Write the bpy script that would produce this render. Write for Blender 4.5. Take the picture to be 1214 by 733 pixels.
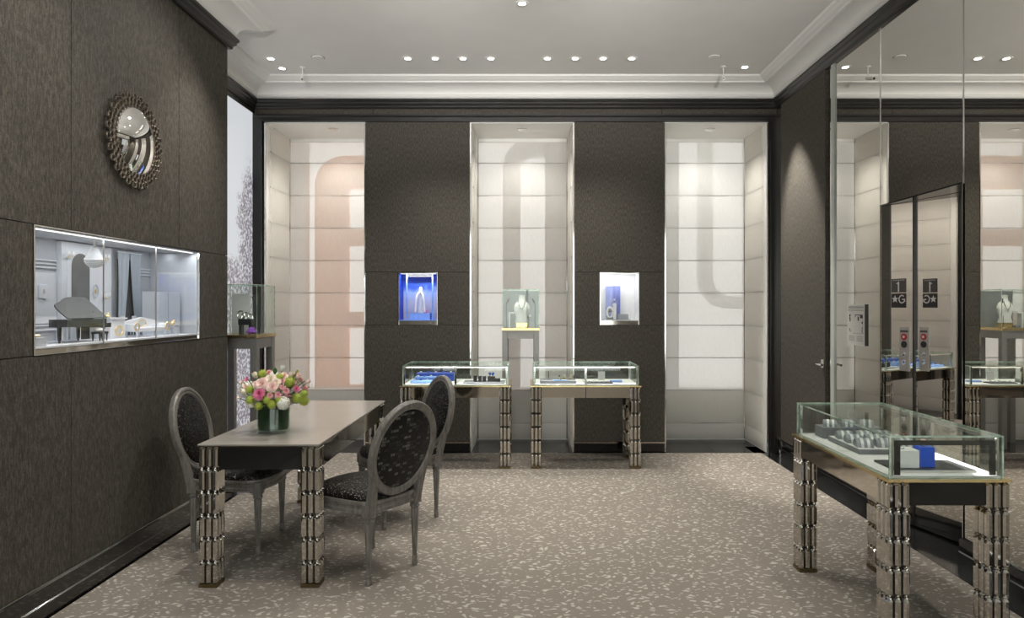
import bpy, math, random
from mathutils import Vector, Matrix
random.seed(7)
R = math.radians
for o in list(bpy.data.objects):
    bpy.data.objects.remove(o, do_unlink=True)
SC = bpy.context.scene
COL = SC.collection

# ------------------------------------------------------------------ camera
FPX, VPX, VPY, CAMH = 790.0, 625.0, 362.0, 1.5
W, H = 1214, 733
cam = bpy.data.cameras.new('camera'); camo = bpy.data.objects.new('camera', cam); COL.objects.link(camo)
camo.location = (0, 0, CAMH); camo.rotation_euler = (R(90), 0, 0)
cam.sensor_fit = 'HORIZONTAL'; cam.sensor_width = 36.0; cam.lens = FPX / W * 36.0
cam.shift_x = (W / 2 - VPX) / W; cam.shift_y = (VPY - H / 2) / W
cam.clip_start = 0.05
SC.camera = camo

# ------------------------------------------------------------------ world, exposure, render quality
wd = bpy.data.worlds.new('overcast_sky'); SC.world = wd; wd.use_nodes = True
bg = wd.node_tree.nodes['Background']
bg.inputs[0].default_value = (1.0, 0.99, 0.97, 1); bg.inputs[1].default_value = 3.6
SC.view_settings.view_transform = 'Standard'; SC.view_settings.look = 'None'
SC.view_settings.gamma = 1.0; SC.view_settings.use_curve_mapping = False
SC.view_settings.exposure = 0.1
cy = SC.cycles
cy.use_denoising = True; cy.max_bounces = 10; cy.diffuse_bounces = 5; cy.glossy_bounces = 6
cy.transmission_bounces = 8; cy.transparent_max_bounces = 24
cy.caustics_reflective = False; cy.caustics_refractive = False; cy.sample_clamp_indirect = 6.0

SPOT_W = 50.0          # power of one ceiling downlight
FILL_UPLIGHT_W = 330.0     # power of one fill spotlight added for the ceiling
CEIL = 3.75
XL, XA, XR, YB, YW = -2.32, -2.77, 2.53, 6.75, 7.40   # left wall, alcove wall, right wall, back wall, blinds
YE = 5.16                                            # end of the left wall
YR = -3.0                                            # rear wall behind the viewpoint

def at_z(px, py, z):
    """point at height z seen at a pixel"""
    Y = (CAMH - z) * FPX / (py - VPY)
    return Vector(((px - VPX) / FPX * Y, Y, z))
def at_y(px, py, Y):
    return Vector(((px - VPX) / FPX * Y, Y, CAMH - (py - VPY) / FPX * Y))

# ------------------------------------------------------------------ materials
MATS = {}
def new_mat(name):
    m = bpy.data.materials.new(name); m.use_nodes = True; MATS[name] = m
    nt = m.node_tree
    return m, nt, nt.nodes['Principled BSDF'], nt.nodes['Material Output']
def setp(p, color=None, rough=None, metal=None, spec=None, emit=None, estr=None, sheen=None, coat=None):
    if color is not None: p.inputs['Base Color'].default_value = (*color, 1)
    if rough is not None: p.inputs['Roughness'].default_value = rough
    if metal is not None: p.inputs['Metallic'].default_value = metal
    if spec is not None: p.inputs['Specular IOR Level'].default_value = spec
    if sheen is not None: p.inputs['Sheen Weight'].default_value = sheen
    if coat is not None: p.inputs['Coat Weight'].default_value = coat
    if emit is not None:
        p.inputs['Emission Color'].default_value = (*emit, 1); p.inputs['Emission Strength'].default_value = estr
def N(nt, kind, **kw):
    n = nt.nodes.new(kind)
    for k, v in kw.items():
        setattr(n, k, v)
    return n
def L(nt, a, b): nt.links.new(a, b)
def ramp(nt, fac, stops):
    r = N(nt, 'ShaderNodeValToRGB')
    els = r.color_ramp.elements
    while len(els) < len(stops): els.new(0.5)
    for e, (pos, c) in zip(els, stops):
        e.position = pos; e.color = (*c, 1) if len(c) == 3 else c
    L(nt, fac, r.inputs[0]); return r
def coords(nt, scale=(1, 1, 1), which='Object', rot=(0, 0, 0)):
    t = N(nt, 'ShaderNodeTexCoord'); mp = N(nt, 'ShaderNodeMapping')
    mp.inputs['Scale'].default_value = scale; mp.inputs['Rotation'].default_value = rot
    L(nt, t.outputs[which], mp.inputs[0]); return mp.outputs[0]
def noise(nt, vec, scale, detail=2, rough=.5):
    n = N(nt, 'ShaderNodeTexNoise'); n.inputs['Scale'].default_value = scale
    n.inputs['Detail'].default_value = detail; n.inputs['Roughness'].default_value = rough
    if vec is not None: L(nt, vec, n.inputs['Vector'])
    return n
def bump(nt, p, h, strength=.3, dist=.002):
    b = N(nt, 'ShaderNodeBump'); b.inputs['Strength'].default_value = strength; b.inputs['Distance'].default_value = dist
    L(nt, h, b.inputs['Height']); L(nt, b.outputs[0], p.inputs['Normal']); return b
def basic(name, color, rough=.5, metal=0., var=.06, nscale=30, **kw):
    """plain material with a faint procedural variation of tone"""
    m, nt, p, out = new_mat(name); setp(p, color, rough, metal, **kw)
    if var > 0:
        n = noise(nt, coords(nt), nscale, 3)
        r = ramp(nt, n.outputs['Fac'], [(.3, tuple(c * (1 - var) for c in color)), (.7, tuple(min(1, c * (1 + var)) for c in color))])
        L(nt, r.outputs[0], p.inputs['Base Color'])
    return m

basic('paint_white', (.86, .85, .825), .55, var=.015, nscale=4)
basic('black_lacquer', (.012, .012, .012), .12, var=.2, nscale=2, coat=.5)
basic('black_satin', (.016, .015, .014), .32, var=.1)
basic('stone_black', (.013, .013, .013), .10, var=.5, nscale=9)
basic('dark_back', (.02, .018, .016), .7, var=.1)
basic('bronze_mirror', (.62, .57, .50), .06, 1., var=.03, nscale=3)
basic('steel_polish', (.72, .71, .69), .10, 1., var=.02)
basic('mirror_wall', (.80, .785, .75), .0, 1., var=.0)
basic('mirror_door', (.70, .675, .64), .015, 1., var=.02, nscale=2)
basic('mirror_clear', (.92, .91, .88), .0, 1., var=0)
basic('crystal_metal', (.60, .58, .54), .05, 1., var=.05, nscale=50)
basic('foot_bronze', (.16, .12, .06), .35, .9, var=.1)
basic('brass', (.75, .58, .30), .25, 1., var=.05)
basic('reflection_grey', (.30, .31, .32), .35, .3, var=.1, nscale=6)
basic('gold', (.86, .68, .38), .3, .8, var=.05)
basic('pewter_frame', (.24, .205, .165), .5, .6, var=.25, nscale=60)
basic('grey_paint', (.34, .33, .32), .45, var=.04)
basic('stand_grey', (.30, .29, .275), .4, .5, var=.05)
basic('velvet_white', (.85, .85, .84), .8, var=.03)
basic('mini_white', (.80, .82, .86), .55, var=.02)
basic('mini_grey', (.52, .54, .58), .6, var=.03)
basic('mini_dark', (.035, .035, .036), .6, var=.1)
basic('mini_pane', (.15, .15, .145), .25, var=.15, nscale=12)
basic('mini_black', (.012, .012, .012), .15, var=0, coat=.5)
basic('mini_screen', (.46, .50, .56), .5, var=.02)
basic('tray_grey', (.22, .23, .25), .6, var=.05)
basic('tray_dark', (.035, .036, .042), .45, var=.1)
basic('pad_grey', (.30, .32, .35), .6, var=.08, nscale=60)
basic('pad_silver', (.72, .73, .74), .4, .4, var=.1, nscale=60)
basic('blue_velvet', (.03, .10, .55), .7, var=.2, nscale=40, sheen=.3)
basic('blue_pale', (.25, .42, .85), .6, var=.12, nscale=40)
basic('blue_box', (.01, .10, .75), .35, var=.05)
basic('purple_gem', (.42, .14, .75), .25, var=.3, nscale=80)
basic('pink_gem', (.85, .25, .55), .3, var=.1)
basic('green_gem', (.05, .55, .22), .15, var=.1)
basic('rose_gem', (.85, .55, .52), .25, var=.1)
basic('leaf_green', (.07, .14, .035), .45, var=.4, nscale=30)
basic('leaf_wrap', (.012, .028, .010), .35, var=.6, nscale=25)
basic('red_button', (.45, .03, .03), .3, var=0)
basic('plate_steel', (.50, .47, .43), .35, .7, var=.05)
basic('notice_white', (.66, .65, .62), .5, var=.02)
basic('sign_black', (.02, .018, .017), .5, var=0)
basic('sign_grey', (.07, .06, .055), .5, var=0)
basic('sign_letter', (.62, .60, .57), .5, var=0)
basic('facade_white', (.93, .92, .89), .6, var=.03)
basic('facade_pale_peach', (.98, .88, .82), .7, var=.03, nscale=3)
basic('facade_grey', (.60, .59, .565), .7, var=.04, nscale=3)
basic('facade_peach', (.98, .41, .17), .7, var=.06, nscale=3)
basic('fl_pink', (.83, .42, .45), .55, var=.18, nscale=40)
basic('fl_deep', (.75, .20, .36), .55, var=.25, nscale=40)
basic('fl_pale', (.92, .68, .62), .55, var=.12, nscale=40)
basic('fl_cream', (.90, .80, .66), .55, var=.08, nscale=40)
basic('fl_white', (.88, .88, .80), .55, var=.06, nscale=60)
basic('fl_green', (.42, .50, .07), .6, var=.3, nscale=90)
basic('plinth_grey', (.25, .25, .245), .35, .6, var=.04)

def emitter(name, color, strength):
    m, nt, p, out = new_mat(name); setp(p, (0.8, .8, .8), .5, emit=color, estr=strength); return m
emitter('lamp_glow', (1.0, .93, .80), 14)
emitter('led_glow', (1.0, .98, .94), 1.1)

# woven wall fabric
m, nt, p, out = new_mat('wall_fabric'); setp(p, rough=.75, spec=.25)
c = coords(nt)
n1 = noise(nt, c, 260, 2, .6); n2 = noise(nt, c, 9, 3)
w1 = N(nt, 'ShaderNodeTexNoise'); w1.inputs['Scale'].default_value = 120
L(nt, coords(nt, (1, 1, .25)), w1.inputs['Vector'])
mx = N(nt, 'ShaderNodeMath', operation='MULTIPLY_ADD'); L(nt, n1.outputs[0], mx.inputs[0]); mx.inputs[1].default_value = .6
m2 = N(nt, 'ShaderNodeMath', operation='MULTIPLY'); L(nt, w1.outputs[0], m2.inputs[0]); m2.inputs[1].default_value = .4
L(nt, m2.outputs[0], mx.inputs[2])
r = ramp(nt, mx.outputs[0], [(.34, (.030, .027, .022)), (.5, (.074, .066, .055)), (.66, (.16, .145, .122))])
L(nt, r.outputs[0], p.inputs['Base Color']); bump(nt, p, mx.outputs[0], .5, .002)

# carpet with woven pale flecks
m, nt, p, out = new_mat('carpet'); setp(p, rough=.95, spec=.1)
c = coords(nt)
wn = noise(nt, c, 9, 2); wn2 = noise(nt, c, 26, 1)
sub = N(nt, 'ShaderNodeVectorMath', operation='SUBTRACT'); L(nt, wn.outputs['Color'], sub.inputs[0]); sub.inputs[1].default_value = (.5, .5, .5)
sc_ = N(nt, 'ShaderNodeVectorMath', operation='SCALE'); L(nt, sub.outputs[0], sc_.inputs[0]); sc_.inputs['Scale'].default_value = .10
sub2 = N(nt, 'ShaderNodeVectorMath', operation='SUBTRACT'); L(nt, wn2.outputs['Color'], sub2.inputs[0]); sub2.inputs[1].default_value = (.5, .5, .5)
sc2 = N(nt, 'ShaderNodeVectorMath', operation='SCALE'); L(nt, sub2.outputs[0], sc2.inputs[0]); sc2.inputs['Scale'].default_value = .04
a1 = N(nt, 'ShaderNodeVectorMath', operation='ADD'); L(nt, c, a1.inputs[0]); L(nt, sc_.outputs[0], a1.inputs[1])
a2 = N(nt, 'ShaderNodeVectorMath', operation='ADD'); L(nt, a1.outputs[0], a2.inputs[0]); L(nt, sc2.outputs[0], a2.inputs[1])
mp = N(nt, 'ShaderNodeMapping'); mp.inputs['Scale'].default_value = (20, 36, 1); mp.inputs['Rotation'].default_value = (0, 0, .5); L(nt, a2.outputs[0], mp.inputs[0])
vo = N(nt, 'ShaderNodeTexVoronoi', voronoi_dimensions='2D'); vo.inputs['Scale'].default_value = 1.0; vo.inputs['Randomness'].default_value = .9
L(nt, mp.outputs[0], vo.inputs['Vector'])
sepc = N(nt, 'ShaderNodeSeparateColor'); L(nt, vo.outputs['Color'], sepc.inputs[0])
thr = N(nt, 'ShaderNodeMath', operation='MULTIPLY_ADD'); L(nt, sepc.outputs[0], thr.inputs[0]); thr.inputs[1].default_value = .28; thr.inputs[2].default_value = .05
df = N(nt, 'ShaderNodeMath', operation='SUBTRACT'); L(nt, thr.outputs[0], df.inputs[0]); L(nt, vo.outputs['Distance'], df.inputs[1])
mr = N(nt, 'ShaderNodeMapRange'); L(nt, df.outputs[0], mr.inputs['Value']); mr.inputs['From Min'].default_value = -.05; mr.inputs['From Max'].default_value = .07
pile = noise(nt, c, 420, 2); blot = noise(nt, c, 2.2, 2)
g = ramp(nt, pile.outputs[0], [(.3, (.215, .19, .162)), (.7, (.305, .274, .238))])
mixc = N(nt, 'ShaderNodeMix', data_type='RGBA'); L(nt, mr.outputs[0], mixc.inputs[0]); L(nt, g.outputs[0], mixc.inputs[6]); mixc.inputs[7].default_value = (.52, .485, .43, 1)
L(nt, mixc.outputs[2], p.inputs['Base Color']); bump(nt, p, pile.outputs[0], .35, .004)

# sheer blind fabric
def sheer(name, color, transp):
    m, nt, p, out = new_mat(name); nt.nodes.remove(p)
    d = N(nt, 'ShaderNodeBsdfDiffuse'); t = N(nt, 'ShaderNodeBsdfTranslucent'); tr = N(nt, 'ShaderNodeBsdfTransparent')
    c = coords(nt, (220, 220, 14)); n = noise(nt, c, 1, 2)
    r = ramp(nt, n.outputs[0], [(.3, tuple(v * .93 for v in color)), (.7, color)])
    L(nt, r.outputs[0], d.inputs[0]); L(nt, r.outputs[0], t.inputs[0]); tr.inputs[0].default_value = (1, .99, .97, 1)
    m1 = N(nt, 'ShaderNodeMixShader'); m1.inputs[0].default_value = .5; L(nt, d.outputs[0], m1.inputs[1]); L(nt, t.outputs[0], m1.inputs[2])
    m2 = N(nt, 'ShaderNodeMixShader'); m2.inputs[0].default_value = transp; L(nt, m1.outputs[0], m2.inputs[1]); L(nt, tr.outputs[0], m2.inputs[2])
    L(nt, m2.outputs[0], out.inputs[0]); return m
sheer('sheer', (.90, .89, .865), .30)
basic('frosted_edge', (.50, .53, .49), .2, var=.06, nscale=6)

# thin glass
def glass(name, tint, refl=1.0):
    m, nt, p, out = new_mat(name); nt.nodes.remove(p)
    tr = N(nt, 'ShaderNodeBsdfTransparent'); tr.inputs[0].default_value = (*tint, 1)
    gl = N(nt, 'ShaderNodeBsdfGlossy'); gl.inputs['Roughness'].default_value = 0.0; gl.inputs[0].default_value = (.95, 1, .97, 1)
    lw = N(nt, 'ShaderNodeLayerWeight'); lw.inputs[0].default_value = .5
    pw = N(nt, 'ShaderNodeMath', operation='POWER'); L(nt, lw.outputs['Facing'], pw.inputs[0]); pw.inputs[1].default_value = 5.0
    mu = N(nt, 'ShaderNodeMath', operation='MULTIPLY_ADD'); L(nt, pw.outputs[0], mu.inputs[0]); mu.inputs[1].default_value = .55 * refl; mu.inputs[2].default_value = .035 * refl
    ms = N(nt, 'ShaderNodeMixShader'); L(nt, mu.outputs[0], ms.inputs[0]); L(nt, tr.outputs[0], ms.inputs[1]); L(nt, gl.outputs[0], ms.inputs[2])
    L(nt, ms.outputs[0], out.inputs[0]); return m
glass('glass', (.965, .985, .97)); glass('glass_clear', (.99, .99, .99), .7)
glass('vase_glass', (.90, .96, .92))
m, nt, p, out = new_mat('glass_edge'); setp(p, (.42, .62, .50), .15, spec=.6)
n = noise(nt, coords(nt), 14, 3, .7); r = ramp(nt, n.outputs[0], [(.3, (.20, .34, .26)), (.6, (.66, .80, .68))]); L(nt, r.outputs[0], p.inputs['Base Color'])
glass('window_glass', (.93, .95, .94), .9)
glass('dimming_glass', (.57, .57, .565), .9)  # grey tint added to dim the daylight reaching the blinds

# desk top: taupe glass
basic('desk_top', (.34, .315, .278), .20, var=.03, nscale=5, spec=.9)
# grey wood chair frame
m, nt, p, out = new_mat('chair_wood'); setp(p, rough=.38, spec=.5)
n = noise(nt, coords(nt, (30, 30, 5)), 2.0, 4, .6); r = ramp(nt, n.outputs[0], [(.3, (.10, .092, .082)), (.7, (.235, .22, .198))])
L(nt, r.outputs[0], p.inputs['Base Color'])
# sequinned black upholstery
m, nt, p, out = new_mat('sequin'); setp(p, (.006, .0055, .005), .5, spec=.2)
v = N(nt, 'ShaderNodeTexVoronoi'); v.inputs['Scale'].default_value = 240; L(nt, coords(nt), v.inputs['Vector'])
sp = N(nt, 'ShaderNodeSeparateColor'); L(nt, v.outputs['Color'], sp.inputs[0])
r = ramp(nt, sp.outputs[0], [(.74, (.006, .0055, .005)), (.92, (.035, .032, .028)), (1, (.36, .33, .29))]); L(nt, r.outputs[0], p.inputs['Base Color'])
r2 = ramp(nt, sp.outputs[0], [(.72, (0, 0, 0)), (.86, (.9, .9, .9))]); L(nt, r2.outputs[0], p.inputs['Metallic'])
nm = N(nt, 'ShaderNodeVectorMath', operation='SUBTRACT'); L(nt, v.outputs['Color'], nm.inputs[0]); nm.inputs[1].default_value = (.5, .5, .5)
ns = N(nt, 'ShaderNodeVectorMath', operation='SCALE'); L(nt, nm.outputs[0], ns.inputs[0]); ns.inputs['Scale'].default_value = .5
ge = N(nt, 'ShaderNodeNewGeometry'); ad = N(nt, 'ShaderNodeVectorMath', operation='ADD'); L(nt, ge.outputs['Normal'], ad.inputs[0]); L(nt, ns.outputs[0], ad.inputs[1])
no = N(nt, 'ShaderNodeVectorMath', operation='NORMALIZE'); L(nt, ad.outputs[0], no.inputs[0]); L(nt, no.outputs[0], p.inputs['Normal'])
# mosaic fabric for the chair's rear panel
m, nt, p, out = new_mat('mosaic'); setp(p, rough=.4, spec=.25)
br = N(nt, 'ShaderNodeTexBrick'); br.inputs['Scale'].default_value = 1.0
br.inputs['Color1'].default_value = (.010, .010, .010, 1); br.inputs['Color2'].default_value = (.035, .034, .032, 1); br.inputs['Mortar'].default_value = (.006, .006, .006, 1)
br.inputs['Mortar Size'].default_value = .0016; br.inputs['Brick Width'].default_value = .026; br.inputs['Row Height'].default_value = .0165
tc = N(nt, 'ShaderNodeTexCoord'); sx = N(nt, 'ShaderNodeSeparateXYZ'); L(nt, tc.outputs['Object'], sx.inputs[0])
cx_ = N(nt, 'ShaderNodeCombineXYZ'); L(nt, sx.outputs[1], cx_.inputs[0]); L(nt, sx.outputs[2], cx_.inputs[1]); L(nt, cx_.outputs[0], br.inputs['Vector'])
wn_ = N(nt, 'ShaderNodeTexWhiteNoise', noise_dimensions='2D')
sn = N(nt, 'ShaderNodeVectorMath', operation='SNAP'); sn.inputs[1].default_value = (.026, .0165, 1); L(nt, cx_.outputs[0], sn.inputs[0]); L(nt, sn.outputs[0], wn_.inputs['Vector'])
rr = ramp(nt, wn_.outputs[0], [(.5, (.006, .006, .006)), (.75, (.025, .025, .024)), (1, (.15, .145, .135))])
mm = N(nt, 'ShaderNodeMix', data_type='RGBA'); L(nt, br.outputs['Fac'], mm.inputs[0]); L(nt, rr.outputs[0], mm.inputs[6]); mm.inputs[7].default_value = (.005, .005, .005, 1)
L(nt, mm.outputs[2], p.inputs['Base Color']); bump(nt, p, br.outputs['Fac'], -.6, .002)
# blue crackle card of the lit niche
m, nt, p, out = new_mat('blue_side'); setp(p, rough=.5)
n = noise(nt, coords(nt), 45, 4, .7); r = ramp(nt, n.outputs[0], [(.35, (.004, .008, .10)), (.6, (.01, .06, .6)), (.8, (.1, .25, .9))]); L(nt, r.outputs[0], p.inputs['Base Color'])
m, nt, p, out = new_mat('blue_scene'); setp(p, rough=.5)
sz = N(nt, 'ShaderNodeSeparateXYZ'); L(nt, coords(nt), sz.inputs[0])
n = noise(nt, coords(nt), 14, 3); ma = N(nt, 'ShaderNodeMath', operation='MULTIPLY_ADD'); L(nt, n.outputs[0], ma.inputs[0]); ma.inputs[1].default_value = .14; L(nt, sz.outputs[2], ma.inputs[2])
r = ramp(nt, ma.outputs[0], [(.1, (.62, .55, .62)), (.28, (.55, .55, .68)), (.40, (.30, .42, .75)), (.46, (.02, .09, .55))]); L(nt, r.outputs[0], p.inputs['Base Color'])
m, nt, p, out = new_mat('blue_card'); setp(p, rough=.5)
n = noise(nt, coords(nt, (1, 1, .3)), 26, 4, .65); r = ramp(nt, n.outputs[0], [(.3, (.10, .13, .40)), (.7, (.30, .34, .66))]); L(nt, r.outputs[0], p.inputs['Base Color'])
# backlit tree picture in the alcove (object coords = world)
m, nt, p, out = new_mat('tree_print'); setp(p, (.0, .0, .0), .4)
sx = N(nt, 'ShaderNodeSeparateXYZ'); c = coords(nt); L(nt, c, sx.inputs[0])
def mth(op, a, b=None, cc=None):
    n_ = N(nt, 'ShaderNodeMath', operation=op)
    for i, q in enumerate((a, b, cc)):
        if q is None: continue
        if isinstance(q, (int, float)): n_.inputs[i].default_value = q
        else: L(nt, q, n_.inputs[i])
    return n_.outputs[0]
dy = mth('DIVIDE', mth('SUBTRACT', sx.outputs[1], 6.66), .36); dz = mth('DIVIDE', mth('SUBTRACT', sx.outputs[2], 2.25), .85)
rad = mth('SQRT', mth('ADD', mth('MULTIPLY', dy, dy), mth('MULTIPLY', dz, dz)))
big = noise(nt, c, 6, 3, .6); fine = noise(nt, c, 34, 4, .6)
inside = mth('SUBTRACT', mth('MULTIPLY_ADD', big.outputs[0], .9, .45), rad)
low = mth('MULTIPLY', mth('SUBTRACT', 2.02, sx.outputs[2]), 2.5)
ins = mth('MAXIMUM', inside, low)
ins = N(nt, 'ShaderNodeClamp'); ins.inputs['Max'].default_value = .42
L(nt, mth('MAXIMUM', inside, low), ins.inputs[0])
fcl = N(nt, 'ShaderNodeClamp'); L(nt, mth('MULTIPLY', mth('SUBTRACT', fine.outputs[0], .42), 6.0), fcl.inputs[0])
fol = mth('ADD', mth('MULTIPLY', mth('MULTIPLY', ins.outputs[0], 1.25), fcl.outputs[0]), mth('MULTIPLY', ins.outputs[0], .25))
r = ramp(nt, fol, [(.10, (.80, .83, .86)), (.28, (.50, .48, .51)), (.50, (.26, .23, .265))])
L(nt, r.outputs[0], p.inputs['Emission Color']); p.inputs['Emission Strength'].default_value = .72

# ------------------------------------------------------------------ mesh builder
class MB:
    def __init__(s): s.v, s.f, s.m = [], [], []
    def add(s, verts, faces, mi=0, M=None):
        b = len(s.v)
        s.v += [tuple(M @ Vector(q)) if M is not None else tuple(q) for q in verts]
        s.f += [tuple(b + i for i in f) for f in faces]; s.m += [mi] * len(faces) if isinstance(mi, int) else list(mi)
        return s
    def box(s, x0, x1, y0, y1, z0, z1, mi=0, M=None):
        v = [(x, y, z) for x in (x0, x1) for y in (y0, y1) for z in (z0, z1)]
        return s.add(v, [(0, 1, 3, 2), (4, 6, 7, 5), (0, 4, 5, 1), (2, 3, 7, 6), (0, 2, 6, 4), (1, 5, 7, 3)], mi, M)
    def cbox(s, c, d, mi=0, M=None):
        return s.box(c[0] - d[0] / 2, c[0] + d[0] / 2, c[1] - d[1] / 2, c[1] + d[1] / 2, c[2] - d[2] / 2, c[2] + d[2] / 2, mi, M)
    def lathe(s, prof, seg=24, c=(0, 0, 0), mi=0, M=None, flute=0.0, sy=1.0):
        v, f = [], []
        for r, z in prof:
            for k in range(seg):
                a = 2 * math.pi * k / seg; rr = r * (1 - (flute if k % 2 else 0))
                v.append((c[0] + rr * math.cos(a), c[1] + rr * math.sin(a) * sy, c[2] + z))
        for i in range(len(prof) - 1):
            for k in range(seg):
                k2 = (k + 1) % seg
                f.append((i * seg + k, i * seg + k2, (i + 1) * seg + k2, (i + 1) * seg + k))
        f.append(tuple(range(seg))[::-1]); f.append(tuple((len(prof) - 1) * seg + k for k in range(seg)))
        return s.add(v, f, mi, M)
    def loft(s, rings, mi=0, M=None, caps=True, closed=True):
        n = len(rings[0]); v = [q for r_ in rings for q in r_]; f = []
        for i in range(len(rings) - 1):
            for k in range(n if closed else n - 1):
                k2 = (k + 1) % n
                f.append((i * n + k, i * n + k2, (i + 1) * n + k2, (i + 1) * n + k))
        if caps:
            f.append(tuple(range(n))[::-1]); f.append(tuple((len(rings) - 1) * n + k for k in range(n)))
        return s.add(v, f, mi, M)
    def tube(s, pts, r, seg=8, mi=0, M=None, closed=False):
        pts = [Vector(q) for q in pts]; n = len(pts); rings = []
        up = Vector((0, 0, 1)); prev = None
        for i, q in enumerate(pts):
            if closed: t = pts[(i + 1) % n] - pts[i - 1]
            else: t = pts[min(i + 1, n - 1)] - pts[max(i - 1, 0)]
            t.normalize()
            if prev is None:
                ref = up if abs(t.z) < .9 else Vector((1, 0, 0))
                a = t.cross(ref).normalized()
            else:
                a = (prev - t * prev.dot(t)).normalized()
            prev = a; b = t.cross(a)
            rr = r[i] if isinstance(r, (list, tuple)) else r
            rings.append([q + a * rr * math.cos(2 * math.pi * k / seg) + b * rr * math.sin(2 * math.pi * k / seg) for k in range(seg)])
        if closed: rings.append(rings[0])
        return s.loft(rings, mi, M, caps=not closed)
    def sphere(s, c, r, seg=12, rings=8, mi=0, M=None):
        r = (r, r, r) if isinstance(r, (int, float)) else r
        rg = [[(c[0] + r[0] * math.sin(math.pi * (i + .02) / (rings + .04)) * math.cos(2 * math.pi * k / seg), c[1] + r[1] * math.sin(math.pi * (i + .02) / (rings + .04)) * math.sin(2 * math.pi * k / seg), c[2] + r[2] * math.cos(math.pi * (i + .02) / (rings + .04))) for k in range(seg)] for i in range(rings + 1)]
        return s.loft(rg[::-1], mi, M)
    def prism(s, poly, z0, z1, mi=0, M=None):
        return s.loft([[(x, y, z0) for x, y in poly], [(x, y, z1) for x, y in poly]], mi, M)
    def sweep(s, path, prof, mi=0):
        """profile of (offset to the right of the path, z) with mitred corners"""
        def off(d):
            out = []
            for i, q in enumerate(path):
                q = Vector(q); ns = []
                if i > 0: e = (q - Vector(path[i - 1])).normalized(); ns.append(Vector((e.y, -e.x)))
                if i < len(path) - 1: e = (Vector(path[i + 1]) - q).normalized(); ns.append(Vector((e.y, -e.x)))
                nn = ns[0] if len(ns) == 1 else (ns[0] + ns[1]) / (1 + ns[0].dot(ns[1]))
                out.append(q + nn * d)
            return out
        cols = [off(d) for d, z in prof]
        rings = [[(cols[j][i].x, cols[j][i].y, prof[j][1]) for j in range(len(prof))] for i in range(len(path))]
        return s.loft(rings, mi)
    def build(s, name, mat, parent=None, smooth=False, bevel=0, loc=None, rot=None, **tags):
        me = bpy.data.meshes.new(name); me.from_pydata([tuple(q) for q in s.v], [], s.f)
        for mm_ in (mat if isinstance(mat, (list, tuple)) else [mat]): me.materials.append(MATS[mm_])
        if any(s.m):
            for pl, mi in zip(me.polygons, s.m): pl.material_index = mi
        import bmesh
        bm = bmesh.new(); bm.from_mesh(me); bmesh.ops.recalc_face_normals(bm, faces=bm.faces); bm.to_mesh(me); bm.free()
        if smooth:
            for pl in me.polygons: pl.use_smooth = True
            me.set_sharp_from_angle(angle=R(smooth if not isinstance(smooth, bool) else 40))
        o = bpy.data.objects.new(name, me); COL.objects.link(o)
        if parent is not None: o.parent = parent
        if loc is not None: o.location = loc
        if rot is not None: o.rotation_euler = rot
        if bevel:
            b = o.modifiers.new('bevel', 'BEVEL'); b.width = bevel; b.segments = 2; b.limit_method = 'ANGLE'
        return tag(o, **tags)
def tag(o, label=None, cat=None, group=None, kind=None):
    if label: o['label'] = label
    if cat: o['category'] = cat
    if group: o['group'] = group
    if kind: o['kind'] = kind
    return o
def empty(name, loc=(0, 0, 0), rz=0.0, **tags):
    o = bpy.data.objects.new(name, None); COL.objects.link(o); o.location = loc; o.rotation_euler = (0, 0, rz); o.empty_display_size = .05
    return tag(o, **tags)
def copy_tree(o, parent=None):
    c = o.copy(); COL.objects.link(c); c.parent = parent
    for ch in o.children: copy_tree(ch, c)
    return c
def share(src, name, parent, loc, rot=None):
    o = bpy.data.objects.new(name, src.data); COL.objects.link(o); o.parent = parent; o.location = loc
    if rot is not None: o.rotation_euler = rot
    return o
def light(kind, name, parent, loc, power, color=(1, 1, 1), rot=(0, 0, 0), size=.1, sizey=None, spot=None, blend=.5):
    d = bpy.data.lights.new(name, kind); d.energy = power; d.color = color
    if kind == 'AREA':
        d.size = size
        if sizey: d.shape = 'RECTANGLE'; d.size_y = sizey
    else: d.shadow_soft_size = size
    if spot: d.spot_size = R(spot); d.spot_blend = blend
    o = bpy.data.objects.new(name, d); COL.objects.link(o); o.location = loc; o.rotation_euler = rot
    if parent is not None: o.parent = parent
    return o
def ellipse(a, b, n=48, ph=0): return [(a * math.cos(2 * math.pi * k / n + ph), b * math.sin(2 * math.pi * k / n + ph)) for k in range(n)]
def chaikin(p, it=2):
    for _ in range(it):
        q = []
        for i in range(len(p)):
            a, b = p[i], p[(i + 1) % len(p)]
            q += [(a[0] * .75 + b[0] * .25, a[1] * .75 + b[1] * .25), (a[0] * .25 + b[0] * .75, a[1] * .25 + b[1] * .75)]
        p = q
    return p

#=== STRUCTURE
STR = dict(kind='structure')
floor = MB().box(-3.3, 3.2, YR - .2, 8.0, -.12, -.004).build('floor', 'stone_black', **STR)
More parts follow.
